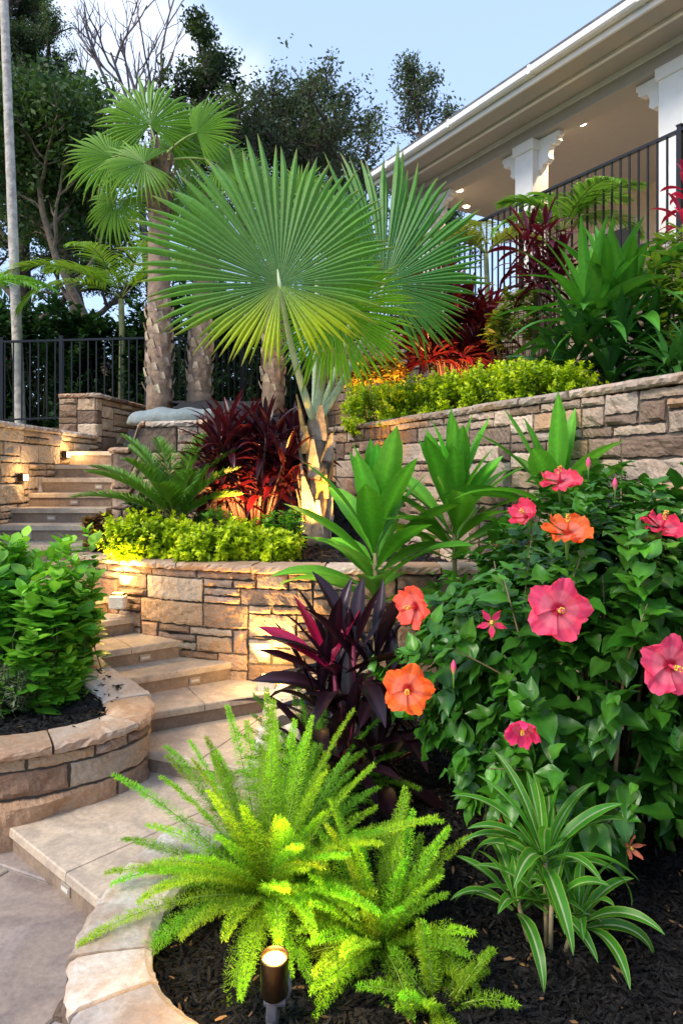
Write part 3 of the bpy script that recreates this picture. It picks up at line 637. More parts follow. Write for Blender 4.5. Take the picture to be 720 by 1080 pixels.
# ------------------------------------------------------------------ plants: generators
def shrub(name, label, cat, base, radii, n_shoots, leaves_per, leaf_len, tpl, colA, colB, m, group=None, lean=.25, low=.15, jitter=.2, stemcol=(.06, .07, .02), zc=None, upright=.5, span=.45, wfac=1, seed=1, flat=0.0, hue=.08, tipfrac=1.3, ang=1.0, root=0.0, skew=0.0):
    r = np.random.default_rng(seed); T = thing(name, base, label, cat, group)
    rx, ry, rz = radii; zc = rz if zc is None else zc
    # shoot tips on an ellipsoid shell (denser on the outside)
    a = r.uniform(0, 2*np.pi, n_shoots); cz = r.uniform(-1+low*2, 1, n_shoots); s = np.sqrt(1-cz**2)
    rad = r.uniform(.5, 1.0, n_shoots)**.5*(1+r.normal(0, .06, n_shoots))
    lump = 1+jitter*vnoise(np.stack([np.cos(a)*s, np.sin(a)*s, cz], -1), 3.0, seed)
    e = 2/(2+flat*2)
    f_ = lambda v: np.sign(v)*np.abs(v)**e
    tip = np.stack([f_(np.cos(a)*s)*rx, f_(np.sin(a)*s)*ry, f_(cz)*rz], -1)*(rad*lump)[:, None]+[0, 0, zc]
    sk = np.clip((tip[:, 2]-zc)/rz, 0, 1); tip[:, 0] = np.where(tip[:, 0] < .15*rx, tip[:, 0]*(1-skew*sk)+skew*.25*rx*sk, tip[:, 0])
    out = nrm(tip-np.array([0, 0, zc*.4])); d = nrm(out*(1-upright)+np.array([0, 0, 1.])*upright+r.normal(0, .15, out.shape))
    L = span*rz*r.uniform(.7, 1.3, n_shoots)
    p0 = tip-d*L[:, None]
    st = MB(); k = 7
    for i in range(0, n_shoots, max(1, n_shoots//60)):
        rt_ = np.array([p0[i, 0]*.15, p0[i, 1]*.15, -root]); mid = (rt_+p0[i])/2+np.array([p0[i, 0]*.2, p0[i, 1]*.2, .05*rz])
        tube(st, [rt_, mid, p0[i], tip[i]], [.011*rz+.003, .008*rz+.002, .004, .002], 5, stemcol)
    st.build('stem', M_STEM, T)
    f = r.uniform(0, 1, (n_shoots, leaves_per)); f = np.sort(f, 1)
    pos = (p0[:, None]+d[:, None]*(L[:, None]*f)[..., None]).reshape(-1, 3)
    D = np.repeat(d, leaves_per, 0); m_ = len(pos); ph = r.uniform(0, 2*np.pi, m_)
    ux = nrm(np.cross(D, np.array([.3, .2, 1.]))); uy = np.cross(D, ux)
    side = ux*np.cos(ph)[:, None]+uy*np.sin(ph)[:, None]
    F = f.reshape(-1)
    ld = nrm(side*ang+D*(.3+.8*F)[:, None]+r.normal(0, .15, (m_, 3))+np.array([0, 0, -lean]))
    nn = nrm(D*1.0+np.array([0, 0, .8])+r.normal(0, .25, (m_, 3)))
    sc = leaf_len*r.uniform(.5, 1.25, m_)*(1.0-.35*F**3)
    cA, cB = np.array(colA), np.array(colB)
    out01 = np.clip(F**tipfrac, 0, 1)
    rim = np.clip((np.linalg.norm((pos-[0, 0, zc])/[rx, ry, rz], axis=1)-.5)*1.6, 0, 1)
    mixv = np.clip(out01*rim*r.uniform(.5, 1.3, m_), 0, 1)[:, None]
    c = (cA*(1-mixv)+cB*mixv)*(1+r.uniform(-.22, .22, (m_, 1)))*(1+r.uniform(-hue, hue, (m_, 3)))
    mb = MB(); scatter(mb, tpl, pos, ld, nn, np.stack([sc*wfac, sc, sc], -1), np.clip(c, .002, 1))
    mb.build('foliage', m, T)
    return T
def rosette(mb, c, n, L, W, el=(.2, 1.35), droop=(.4, 1.3), color=(.1, .3, .03), cfn=None, prof=LANCE, seed=0, fold=.35, a=.18, hue=.08, zspread=.1, nseg=9, cols=5, r0=.012, azr=(0, 2*np.pi), power=1.4):
    r = np.random.default_rng(seed)
    g = np.arange(n); az = g*2.39996+r.uniform(-.3, .3, n)
    if azr != (0, 2*np.pi): az = r.uniform(*azr, n)
    f = (g+.5)/n            # 0 outer/old, 1 inner/young
    e = el[0]+(el[1]-el[0])*f+r.normal(0, .10, n); dr = droop[1]+(droop[0]-droop[1])*f+r.normal(0, .12, n)
    ll = L*(1-.30*f**2)*r.uniform(.8, 1.12, n); wwid = W*r.uniform(.8, 1.1, n)*(1-.2*f)
    base = np.stack([np.cos(az)*r0, np.sin(az)*r0, (f-1)*zspread], -1)+np.asarray(c)
    col = np.clip(np.asarray(color)[None]*(1+r.uniform(-a, a, (n, 1)))*(1+r.uniform(-hue, hue, (n, 3)))*(0.8+.4*f[:, None]), .002, 1)
    blades(mb, base, az, e, ll, wwid, dr, r.normal(0, .35, n), fold, nseg, prof, cols, col, cfn, power, r.normal(0, .2, n))
def cf_midrib(k=1.5, w=.12):
    def f(C, t, j):
        C[np.abs(j) < w] *= k; return C
    return f
STRAP = ([0, .08, .35, .7, .92, 1], [.35, .5, 1, .85, .35, .02])
TI = ([0, .12, .28, .52, .8, 1], [.14, .22, .68, 1, .72, .03])
def cordyline(name, label, base, heads, L, W, nper, colfn_color, cfn, m, seed=0, el=(-.1, 1.35), droop=(.3, 1.2), group=None, cat='plant', prof=TI, stemcol=(.10, .05, .04), stem_r=.012, alt=None, root=0.0):
    T = thing(name, base, label, cat, group); r = np.random.default_rng(seed)
    st = MB(); mb = MB()
    for i, (hx, hy, hz) in enumerate(heads):
        tube(st, [(hx*.25, hy*.25, -.02-root), (hx*.6, hy*.6, hz*.5), (hx, hy, hz)], [stem_r*1.2, stem_r, stem_r*.8], 7, stemcol)
        c = colfn_color if alt is None or i % 2 == 0 else alt
        rosette(mb, (hx, hy, hz), nper, L*r.uniform(.85, 1.12), W, el, droop, c, cfn, prof, seed*31+i, zspread=min(.28, hz*.4), power=1.5)
    st.build('stem', M_STEM, T); mb.build('foliage', m, T); return T
def fan_leaf(mb, hub, up, normal, Rf, nseg=58, span=R(330), split=.5, cA=(.10, .26, .07), cB=(.22, .45, .04), cup=.12, droopv=.10, seed=0, fold=.5, widthf=1.0, edge_yellow=None, vf=0.0):
    "pleated fan: hub point, up axis (towards the leaf apex), normal, Rf(angle)->radius"
    r = np.random.default_rng(seed); up = nrm(np.array(up, float)); nn = nrm(np.array(normal, float)); nn = nrm(nn-up*(nn@up)); rt = np.cross(up, nn)
    hub = np.array(hub, float); da = span/nseg
    ts = np.array([.02, .12, .25, .38, .5, .62, .74, .85, .94, 1.0])
    for i in range(nseg):
        a = -span/2+da*(i+.5); Rr = Rf(a)*(1+r.normal(0, .045)); aj = a+r.normal(0, .010); off_ = r.normal(0, .006)
        bend = r.normal(0, .05); dr = droopv*(1+r.normal(0, .6))*(3.0 if r.uniform() < .06 else 1)
        sp = split+r.normal(0, .045)
        V = np.zeros((len(ts), 3, 3)); C = np.zeros((len(ts), 3, 3))
        for k, t in enumerate(ts):
            rr = t*Rr
            hw = da/2 if t <= sp else da/2*sp/t*max(0.0, (1-t)/(1-sp))**.75
            hw *= widthf if t > sp else 1.0
            aa = aj+bend*max(0, t-sp)
            wave = (.022*math.sin(a*5+seed)+.012*math.sin(a*13+seed*2))*t
            depth = vf*rr*abs(math.sin(a/2.0))+off_*Rr*max(0, t-sp)*4-cup*Rr*(t**2)-dr*Rr*max(0, t-.55)**2*2.0+wave*Rr
            for j, s in enumerate((-1, 0, 1)):
                an = aa+s*hw; q = rt*math.sin(an)+up*math.cos(an)
                pl = fold*rr*hw*(1 if s == 0 else -.0)
                V[k, j] = hub+q*rr+nn*(depth+pl)+np.array([0, 0, -1])*dr*.9*Rr*max(0, t-.6)**2
            mixt = t**1.6; c = np.array(cA)*(1-mixt)+np.array(cB)*mixt
            if edge_yellow is not None:
                y = np.clip((abs(a)-edge_yellow[0])/.6, 0, 1)*np.clip(t*1.3, .2, 1); c = c*(1-y)+np.array(edge_yellow[1])*y
            C[k] = c; C[k, 1] = c*(1.7-.6*t)
            if t > .93: C[k] = C[k]*.5+np.array([.30, .22, .06])*.5*(1 if i % 3 else .4)
        mb.add(V.reshape(-1, 3), grid_faces(len(ts), 3), None, np.clip(C.reshape(-1, 3)*(1+r.normal(0, .07)), 0, 1))
def pinnate(name, parent, base, az, el, L, droop, nl, ll, lw, col, m=M_PALM, vee=.5, seed=0, sag=.5, curve=0.0, fw=.75, rad=.010, stemcol=(.22, .26, .06), angle0=1.15, angle1=.5):
    r = np.random.default_rng(seed); t = np.linspace(0, 1, 25)
    e = el-droop*t**1.3; a = az+curve*t; tan = np.stack([np.cos(e)*np.cos(a), np.cos(e)*np.sin(a), np.sin(e)], -1)
    c = np.concatenate([[[0, 0, 0]], np.cumsum((tan[1:]+tan[:-1])/2*L/24, 0)])+np.asarray(base)
    mb = MB(); tube(mb, c, np.linspace(rad, rad*.25, 25), 5, stemcol)
    s = np.repeat(np.linspace(.16, .99, nl), 2); sd = np.tile([-1, 1], nl); m_ = len(s)
    pos = np.stack([np.interp(s, t, c[:, k]) for k in range(3)], -1); tn = nrm(np.stack([np.interp(s, t, tan[:, k]) for k in range(3)], -1))
    lat = nrm(np.cross(tn, [0, 0, 1.])); upv = np.cross(lat, tn)
    an = angle0+(angle1-angle0)*s+r.normal(0, .06, m_)
    d = nrm(tn*np.cos(an)[:, None]+(lat*sd[:, None]+upv*vee)*np.sin(an)[:, None])
    az2 = np.arctan2(d[:, 1], d[:, 0]); el2 = np.arcsin(np.clip(d[:, 2], -1, 1))
    l = ll*np.sin(np.pi*np.clip(s*.8+.16, 0, 1))**.6*r.uniform(.88, 1.08, m_)
    blades(mb, pos, az2, el2, l, np.full(m_, lw), sag+r.normal(0, .12, m_), r.normal(0, .3, m_), .3, 5, ([0, .2, .6, 1], [.6, 1, .8, .03]), 3, jit(col, m_, .18))
    o = mb.build(name, m, parent); return o
def fern(name, label, base, n, Lr, seed=0, col=(.26, .47, .02), el=(.1, 1.4), wid=.047, azr=(0, 2*np.pi), group='foxtail ferns in the front bed', dead=0):
    r = np.random.default_rng(seed); T = thing(name, base, label, 'fern', group); mb = MB(); st = MB()
    g = np.arange(n); f = (g+.5)/n
    az = r.uniform(*azr, n); e0 = el[0]+(el[1]-el[0])*f+r.normal(0, .1, n); dr = (1.05-.75*f)*r.uniform(.7, 1.25, n); L = r.uniform(Lr[0], Lr[1], n)*(.85+.2*f)
    P_, D_, N_, S_, C_ = [], [], [], [], []
    for i in range(n):
        K = 24; t = np.linspace(0, 1, K+1); e = e0[i]-dr[i]*t**1.3; a = az[i]+r.normal(0, .25)*t
        tan = np.stack([np.cos(e)*np.cos(a), np.cos(e)*np.sin(a), np.sin(e)], -1)
        c = np.concatenate([[[0, 0, 0]], np.cumsum((tan[1:]+tan[:-1])/2*L[i]/K, 0)])+np.array([math.cos(az[i])*.03, math.sin(az[i])*.03, 0])
        tube(st, c[::3], np.linspace(.0028, .001, len(c[::3])), 4, (.20, .32, .05))
        nd = np.arange(.05*L[i], L[i], .0088)/L[i]; s = np.concatenate([nd, nd+.004/L[i], r.uniform(.06, .97, int(len(nd)*.9))]); s = np.clip(s, 0, 1); m_ = len(s)
        pos = np.stack([np.interp(s, t, c[:, k]) for k in range(3)], -1); tn = nrm(np.stack([np.interp(s, t, tan[:, k]) for k in range(3)], -1))
        lat = nrm(np.cross(tn, [0, 0, 1.])); upv = np.cross(lat, tn)
        ph = np.concatenate([r.normal(0, .12, len(nd)), np.pi+r.normal(0, .12, len(nd)), r.uniform(0, 2*np.pi, m_-2*len(nd))])     # mostly two ranks, like a feather
        rad = lat*np.cos(ph)[:, None]+upv*(np.sin(ph)*.75)[:, None]
        bl = wid*(np.clip(np.minimum(1, (1-s)*2.2+.12), 0, 1))*np.clip(s*5+.2, 0, 1)*r.uniform(.85, 1.1, m_); bl[2*len(nd):] *= .55
        bd = nrm(rad*.85+tn*.58+upv*.12)
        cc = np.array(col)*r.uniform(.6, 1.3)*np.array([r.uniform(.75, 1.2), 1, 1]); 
        if i < dead: cc = np.array([.34, .30, .06])*r.uniform(.5, 1)
        # needles along each branchlet
        for q in range(11):
            fq = (q+.6)/11; p = pos+bd*(bl*fq)[:, None]
            sidev = nrm(np.cross(bd, rad+tn*.3+r.normal(0, .3, rad.shape)))*(1 if q % 2 else -1)
            P_.append(p); D_.append(nrm(bd*.8+sidev*.75+r.normal(0, .2, p.shape))); N_.append(nrm(upv+r.normal(0, .5, p.shape)))
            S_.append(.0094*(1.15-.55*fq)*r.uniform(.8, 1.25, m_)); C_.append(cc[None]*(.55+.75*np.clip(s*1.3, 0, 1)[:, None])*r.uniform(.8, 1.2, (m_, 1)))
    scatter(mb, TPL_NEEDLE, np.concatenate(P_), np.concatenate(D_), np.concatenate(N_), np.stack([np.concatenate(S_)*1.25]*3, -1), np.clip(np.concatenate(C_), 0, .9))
    st.build('stem', M_STEM, T); mb.build('foliage', M_FERN, T); return T

# ------------------------------------------------------------------ the big fan palm
B = np.array([-.205, 5.6, hmid(0, 5.6)])
BP = thing('fan_palm', B, 'big blue-green fan palm with a short lit trunk and enormous pleated leaves', 'palm')
mb = MB(); tube(mb, [(0, 0, -.05), (.0, 0, .1), (.01, 0, .5), (.0, 0, .85), (-.01, 0, 1.02)], [.15, .115, .09, .085, .06], 16, (.24, .19, .13))
TR = mb.build('trunk', M_BARK, BP)
mb = MB(); r = np.random.default_rng(3)
nb = 26
az = np.arange(nb)*2.39996; zz = np.linspace(.02, .92, nb)
cols_ = np.array([[.42, .36, .28], [.52, .34, .12], [.36, .30, .24], [.58, .50, .42]])[r.integers(0, 4, nb)]
blades(mb, np.stack([np.cos(az)*.082, np.sin(az)*.082, zz], -1), az, r.uniform(1.2, 1.42, nb), r.uniform(.20, .32, nb), r.uniform(.10, .14, nb), r.uniform(-.15, .35, nb), 0, -.5, 6, ([0, .3, .7, 1], [1, .9, .5, .25]), 5, cols_)
mb.build('leaf_base', solid('leaf_base', None, .8, bump=.6, bscale=40, var=.3, vscale=14), BP)
ptip = np.array([-.01, 0, .98])
def rel(u, v, Y): return P(u, v, Y)-B
def rtab(d, r): return lambda a: float(np.interp(math.degrees(a), d, r))
fl = [  # hub pixel/depth, up vector, normal, radius function, colours, seed
 ((295, 300), 5.15, (-.16, .10, 1), (.12, -1, .20), rtab([-172, -130, -90, -50, 0, 40, 90, 130, 172], [.66, .80, 1.02, 1.18, 1.27, 1.12, .86, .76, .62]), (.09, .19, .065), (.11, .30, .016), 1, R(344), (1.85, (.36, .44, .012))),
 ((404, 300), 6.0, (.22, .2, 1), (.25, -1, .05), rtab([-170, -90, -40, 0, 40, 90, 130, 170], [.5, .62, 1.16, 1.44, 1.22, .80, .78, .6]), (.075, .20, .065), (.09, .28, .018), 2, R(300), None),
 ((352, 325), 5.4, (.55, -.2, -.62), (-.35, -.8, .5), rtab([-150, -60, 0, 60, 150], [.5, .66, .72, .66, .5]), (.14, .33, .015), (.22, .45, .015), 3, R(290), None),
 ((335, 265), 6.4, (-.1, .3, 1), (.0, -1, .0), lambda a: .85-.14*abs(a), (.09, .20, .04), (.13, .30, .02), 4, R(280), None),
 ((378, 300), 6.5, (.1, .3, 1), (-.3, -.9, .1), lambda a: .75-.16*abs(a), (.10, .24, .03), (.15, .34, .02), 5, R(240), None),
]
for k, (px, Yd, upv, nn, rf, ca, cb, sd, span, ey) in enumerate(fl):
    hub = rel(px[0], px[1], Yd); mb = MB()
    fan_leaf(mb, hub, upv, nn, rf, 80, span, .68, ca, cb, .10, .12, sd, .85, 1.0, ey, .34 if k < 2 else .1)
    fr = mb.build('frond', M_PALM, BP, smooth=False)
    mid = (ptip+hub)/2+np.array([(hub[0])*.15, -.05, -.10 if k != 2 else .25]); t = np.linspace(0, 1, 12)[:, None]
    pts = (1-t)**2*ptip+2*t*(1-t)*mid+t**2*hub
    mb = MB(); tube(mb, np.concatenate([pts, [hub+nrm(np.array(upv, float))*.12+nrm(np.array(nn, float))*.0]]), np.concatenate([np.linspace(.036, .017, 12), [.006]]), 8, (.50, .58, .34)); mb.build('petiole', M_STEM, fr)
for (u, v, rr, az_) in ((332, 380, .016, 0), (350, 390, .014, 0)):
    mb = MB(); q = rel(u+8, v-70, 5.55); tube(mb, [ptip, (ptip+q)/2+np.array([0, 0, .02]), q], [.028, .018, .010], 7, (.36, .50, .20)); mb.build('petiole', M_STEM, BP)

# ------------------------------------------------------------------ slender fan palms behind
def trunk_mesh(parent, h, r0, top, seed, skirt=True, hcut=.45):
    r = np.random.default_rng(seed); mb = MB(); t = np.linspace(0, 1, 60)
    pts = np.stack([top[0]*t**1.3, top[1]*t, h*t], -1); pts[0, 2] = -.4; rad = r0*(1.05-.25*t)+.006*np.sin(t*h*55)
    tube(mb, pts, rad, 18, np.array([.27, .19, .13])[None]*(1+.22*np.sin(t*h*55+1))[:, None])
    n = int(h*hcut*46)
    az = np.arange(n)*2.39996; z = np.linspace(.02, hcut, n)
    bx = np.interp(z, t, pts[:, 0]); by = np.interp(z, t, pts[:, 1]); rr = np.interp(z, t, rad)
    blades(mb, np.stack([bx+np.cos(az)*rr*.95, by+np.sin(az)*rr*.95, z*h], -1), az, r.uniform(.95, 1.35, n), r.uniform(.08, .13, n), r.uniform(.08, .11, n), r.uniform(-.5, -.1, n), 0, -.4, 3, ([0, .5, 1], [1, .8, .4]), 3,
           jit((.50, .38, .28), n, .35))
    return mb
def fan_palm(name, label, base, h, r0, top, leaves, seed, Rr=.72, group='slender fan palms behind the bed', hcut=.4, boots=True):
    T = thing(name, base, label, 'palm', group); r = np.random.default_rng(seed); mb = trunk_mesh(T, h, r0, top, seed, hcut=hcut)
    tp = np.array([top[0], top[1], h])
    if boots:
        n = 60; az = np.arange(n)*2.39996; z = np.linspace(-.75, .05, n)
        blades(mb, tp+np.stack([np.cos(az)*r0*.8, np.sin(az)*r0*.8, z], -1), az, r.uniform(1.1, 1.45, n), r.uniform(.18, .3, n), .09, r.uniform(-.2, .3, n), 0, -.3, 4, ([0, .5, 1], [1, .7, .2]), 3, jit((.20, .14, .09), n, .3))
    mb.build('trunk', M_BARK, T)
    for k, (dx, dy, dz, ux, uy, uz, nx, ny, nz_, sc) in enumerate(leaves):
        hub = tp+np.array([dx, dy, dz]); mb = MB(); up_ = np.array([ux, uy, uz], float)
        fan_leaf(mb, hub, up_, (nx, ny, nz_), lambda a: Rr*sc*(1-.08*abs(a)), 42, R(285), .58, (.085, .20, .018), (.19, .36, .02), .16, .22, seed*10+k, .7, 1.0)
        fr = mb.build('frond', M_PALM, T, smooth=False); t = np.linspace(0, 1, 8)[:, None]; mid = (tp+hub)/2+np.array([0, 0, .12])
        mb = MB(); tube(mb, (1-t)**2*tp+2*t*(1-t)*mid+t**2*hub, np.linspace(.02, .01, 8), 6, (.25, .34, .08)); mb.build('petiole', M_STEM, fr)
b1 = P(168, 424, 8.5); s = 8.5/720
crown_tip = np.array([b1[0], b1[1], b1[2]+2.98])
tall = []
for (u, v, dy, ux, uy, uz, nx, ny, nz_, sc) in ((158, 132, 0, -.15, .1, 1, .2, -1, .1, 1.10), (118, 166, -.15, -1, 0, .35, .25, -1, .25, .92), (152, 172, -.4, -.8, -.2, -.15, .1, -.9, .5, .85), (208, 140, .1, .35, 0, .9, -.25, -1, .2, .86),
        (124, 212, 0, -.45, 0, -.9, -.2, -1, .25, .80), (182, 158, .3, .5, .2, .8, -.3, -1, 0, .8), (232, 172, .2, .9, .1, .25, -.2, -.9, .3, .75), (196, 215, .1, .6, 0, -.8, .2, -1, .2, .6)):
    q = P(u, v, 8.5+dy)-crown_tip; tall.append((q[0], q[1], q[2], ux, uy, uz, nx, ny, nz_, sc))
fan_palm('fan_palm', 'tallest slender fan palm with full crown of drooping leaves, left trunk of the row', b1, 2.98, .150, (.0, 0), tall, 5, .74)
b2 = P(210, 420, 8.8)
fan_palm('fan_palm', 'middle trunk of the slender fan palm row, crown hidden behind the big leaf', b2, 2.3, .145, (.10, 0), [(.3, .2, .5, .6, 0, 1, -.1, -1, .1, .9), (-.3, .2, .4, -.4, .2, 1, .2, -1, .1, .9), (.5, .3, 0, 1, 0, 0, 0, -1, .4, .8)], 6, .7)
b3_ = P(288, 420, 9.0)
fan_palm('fan_palm', 'right trunk of the slender fan palm row, just left of the big palm', b3_, 2.4, .14, (.05, 0), [(.3, .2, .4, .6, 0, 1, -.1, -1, .1, .8), (-.3, .2, .4, -.4, .2, 1, .2, -1, .1, .8)], 7, .6)

# feather palms in the back yard
def feather_palm(name, label, base, fronds, seed, L, col, h=1.0, ll=.4, group=None, cane=.05, nl=34, droop=1.3, root=0.0):
    T = thing(name, base, label, 'palm', group); r = np.random.default_rng(seed)
    mb = MB(); tube(mb, [(0, 0, -.1-root), (.02, 0, h*.5), (0, 0, h)], [cane*1.2, cane, cane*.9], 10, (.30, .30, .14)); mb.build('trunk', M_BARK, T)
    for k, (a, e) in enumerate(fronds):
        pinnate('frond', T, (0, 0, h), a, e, L*r.uniform(.85, 1.1), droop*r.uniform(.85, 1.15), nl, ll, .035, col, seed=seed*20+k, vee=.25, sag=.8)
    return T
feather_palm('feather_palm', 'arching feather palm with yellow-green fronds behind the fence', P(128, 400, 11.5), [(2.9, .9), (3.5, .7), (2.3, 1.0), (.2, .9), (1.0, 1.1), (4.6, .8), (5.4, .9), (4.0, .35)], 3, 1.9, (.20, .34, .04), h=1.35, ll=.5, root=1.0)
feather_palm('feather_palm', 'feather palm at the far left edge whose fronds reach in over the fence', P(-50, 395, 9.9), [(.0, .75), (-.35, .6), (.5, .9), (-.8, .5), (2.5, .8), (3.8, .8), (4.8, .8)], 4, 1.5, (.17, .40, .04), h=.95, ll=.4, root=.85)
feather_palm('feather_palm', 'low areca palm in front of the porch column', P(592, 330, 8.0), [(1.7, 1.35), (.2, 1.0), (2.7, 1.1), (-.5, .9), (3.3, .6), (.9, 1.2), (-.05, .6), (5.0, .8)], 5, 1.05, (.15, .33, .04), h=.95, ll=.34, cane=.04, root=.85)
feather_palm('feather_palm', 'small yellowing areca palm by the far end of the porch railing', P(512, 340, 9.0), [(2.9, .8), (.3, .8), (1.6, 1.3), (3.8, .6), (5.5, .6), (2.2, 1.1)], 6, 1.0, (.24, .30, .05), h=.9, ll=.32, cane=.035, root=1.05)

# sago palm
sg = P(185, 545, 5.45); sg[2] = hmid(0, 5.45)
T = thing('sago_palm', sg, 'stiff green sago palm with dipping fronds beside the dark red plant', 'cycad')
mb = MB(); tube(mb, [(0, 0, -.03), (0, 0, .12), (0, 0, .24)], [.07, .08, .05], 12, (.16, .11, .07)); mb.build('trunk', M_BARK, T)
r = np.random.default_rng(9)
for k, (a, e, L) in enumerate([(2.95, .85, .78), (3.2, .55, .75), (2.6, 1.15, .75), (2.2, 1.35, .72), (1.2, 1.35, .75), (.5, 1.15, .7), (-.1, 1.0, .6), (3.6, .85, .7), (4.1, 1.1, .62), (4.7, .9, .5), (5.3, 1.1, .5), (3.0, 1.3, .75), (1.6, 1.0, .6), (.1, .7, .5)]):
    pinnate('frond', T, (0, 0, .2), a, e, L*1.12, .70, 64, .17, .016, (.13, .30, .03), M_GLOSS, .5, k+50, .1, angle0=1.1, angle1=.6, rad=.009)

# ------------------------------------------------------------------ red and green leafy plants
def cf_red(edge=(.55, .05, .04)):
    def f(C, t, j):
        e = (np.abs(j) > .7); C[e] = C[e]*.5+np.array(edge)*.5; return C
    return f
r = np.random.default_rng(12)
hd = [(r.uniform(-.42, .40), r.uniform(-.25, .25), r.uniform(.35, .98)) for _ in range(24)]
cb = P(268, 545, 5.85); cb[2] = hmid(0, 5.85)
cordyline('red_cordyline', 'tall dark purple and red cordyline clump glowing beside the big palm trunk', cb, hd, .44, .060, 28, (.030, .010, .018), cf_red((.16, .02, .03)), M_RED, 3, alt=(.06, .010, .014), el=(.0, 1.4))
hd = [(r.uniform(-.42, .42), r.uniform(-.25, .25), r.uniform(.02, .85)) for _ in range(30)]
cordyline('red_cordyline', 'upper red cordyline clump between the hedge and the porch wall, lit from below', P(478, 388, 7.6), [(x*1.15, y, z*1.2) for x, y, z in hd], .50, .07, 24, (.04, .010, .018), cf_red((.20, .02, .03)), M_RED, 4, alt=(.11, .012, .014), root=.6)
hd = [(r.uniform(-.3, .3), r.uniform(-.2, .2), r.uniform(.5, 1.0)) for _ in range(9)]
cordyline('red_cordyline', 'dark red cordyline rising beside the big dracaena in front of the railing', P(585, 345, 6.7), hd, .38, .06, 20, (.06, .010, .022), cf_red((.22, .015, .04)), M_RED, 5, root=.7)
hd = [(-.02, 0, .62), (.05, .05, .9)]
cordyline('red_cordyline', 'small red cordyline at the right edge by the porch', P(722, 300, 5.6), hd, .3, .055, 16, (.4, .03, .09), cf_red((.6, .05, .1)), M_RED, 6, root=.75)

def cf_pink(C, t, j):
    k = (np.abs(j) > .35) & (C[..., 0] > .15); C[k] = np.array([.42, .012, .07]); C[(np.abs(j) > .7) & ~k] *= 1.5; return C
pc = P(366, 800, 3.0); pc[2] = hfront(0, 3.0)
T = thing('dark_cordyline', pc, 'dark burgundy cordyline with pointed near-black leaves in the front bed', 'plant')
st = MB(); mb = MB(); r = np.random.default_rng(5)
for i, (hx, hy, hz) in enumerate([(-.06, 0, .60), (.03, -.05, .66), (.12, .05, .58), (-.12, .04, .42), (.20, 0, .44), (0, -.1, .30), (-.02, .1, .50), (-.1, -.08, .2), (.12, -.1, .22)]):
    tube(st, [(hx*.3, hy*.3, -.02), (hx*.7, hy*.7, hz*.5), (hx, hy, hz)], [.014, .012, .01], 7, (.22, .02, .06))
    rosette(mb, (hx, hy, hz), 12, .45, .088, (-.05, 1.35), (.1, .8), (.018, .007, .012), cf_midrib(2.2, .1), TI, 70+i, .4, zspread=.22)
az = np.array([2.75, 2.95, 2.3, .5]); blades(mb, np.tile([-.08, -.06, .54], (4, 1)), az, [.45, .62, .9, 1.1], [.36, .36, .38, .36], .085, [.25, .3, .1, .2], [.3, -.5, .4, .2], .4, 10, TI, 5, [(.26, .01, .05)]*4, cf_pink)
st.build('stem', M_STEM, T); mb.build('foliage', M_RED, T)

GT = (.085, .29, .022)
def cf_ti(C, t, j):
    C[np.abs(j) < .12] *= 1.5; C *= (.9+.3*t)[..., None]; return C
def ti(name, label, base, h, L, W, n, seed, el=(.15, 1.42), col=GT, droop=(.1, 1.0), zs=.12):
    T = thing(name, base, label, 'plant', 'green ti plants along the wall'); st = MB(); mb = MB()
    tube(st, [(0, 0, -.02), (.01, 0, h*.5), (0, 0, h)], [.016, .014, .012], 8, (.22, .20, .08))
    rosette(mb, (0, 0, h), n, L, W, el, droop, col, cf_ti, TI, seed, .22, zspread=zs, nseg=11)
    st.build('stem', M_STEM, T); mb.build('foliage', M_LEAF, T)
tb = P(395, 700, 3.9); tb[2] = hfront(0, 3.9)
ti('green_ti_plant', 'green ti plant with broad paddle leaves standing behind the dark burgundy cordyline', tb, 1.15, .68, .20, 28, 1, el=(.3, 1.5), droop=(.05, .9), zs=.55)
tb = P(478, 590, 4.15); tb[2] = hfront(0, 4.15)
ti('green_ti_plant', 'bushy green ti plant in front of the ashlar wall, second from left', tb, 1.21, .70, .17, 36, 5, el=(.35, 1.5), droop=(.05, 1.1), zs=.40)
tb = P(586, 560, 3.7); tb[2] = .37
ti('green_ti_plant', 'green ti plant whose leaf tips rise behind the hibiscus bush', tb, 1.27, .68, .15, 18, 8, el=(.4, 1.45))

def cf_var(C, t, j):
    C[np.abs(j) > .9] = np.array([.26, .42, .05]); C[np.abs(j) < .1] = np.array([.48, .58, .30])
    return C
vb = P(578, 985, 2.02); vb[2] = hfront(0, 2.0)
T = thing('variegated_dracaena', vb, 'small dracaena with white and green striped arching leaves in front of the hibiscus', 'plant')
st = MB(); mb = MB()
for i, (hx, hy, hz, n, L) in enumerate([(-.01, 0, .30, 22, .33), (-.09, .02, .15, 16, .27), (.08, -.02, .13, 16, .26), (.02, .09, .20, 12, .26), (0, -.03, .17, 10, .24)]):
    tube(st, [(hx*.5, hy*.5, -.02), (hx*.8, hy*.8, hz*.5), (hx, hy, hz)], [.008, .007, .007], 8, (.26, .21, .12))
    rosette(mb, (hx, hy, hz), n, L*1.0, .043, (.35, 1.48), (.4, 1.8), (.06, .25, .02), cf_var, STRAP, 200+i, .35, .12, zspread=.06, nseg=14, cols=11, power=1.6)
st.build('stem', M_STEM, T); mb.build('foliage', M_LEAF, T)

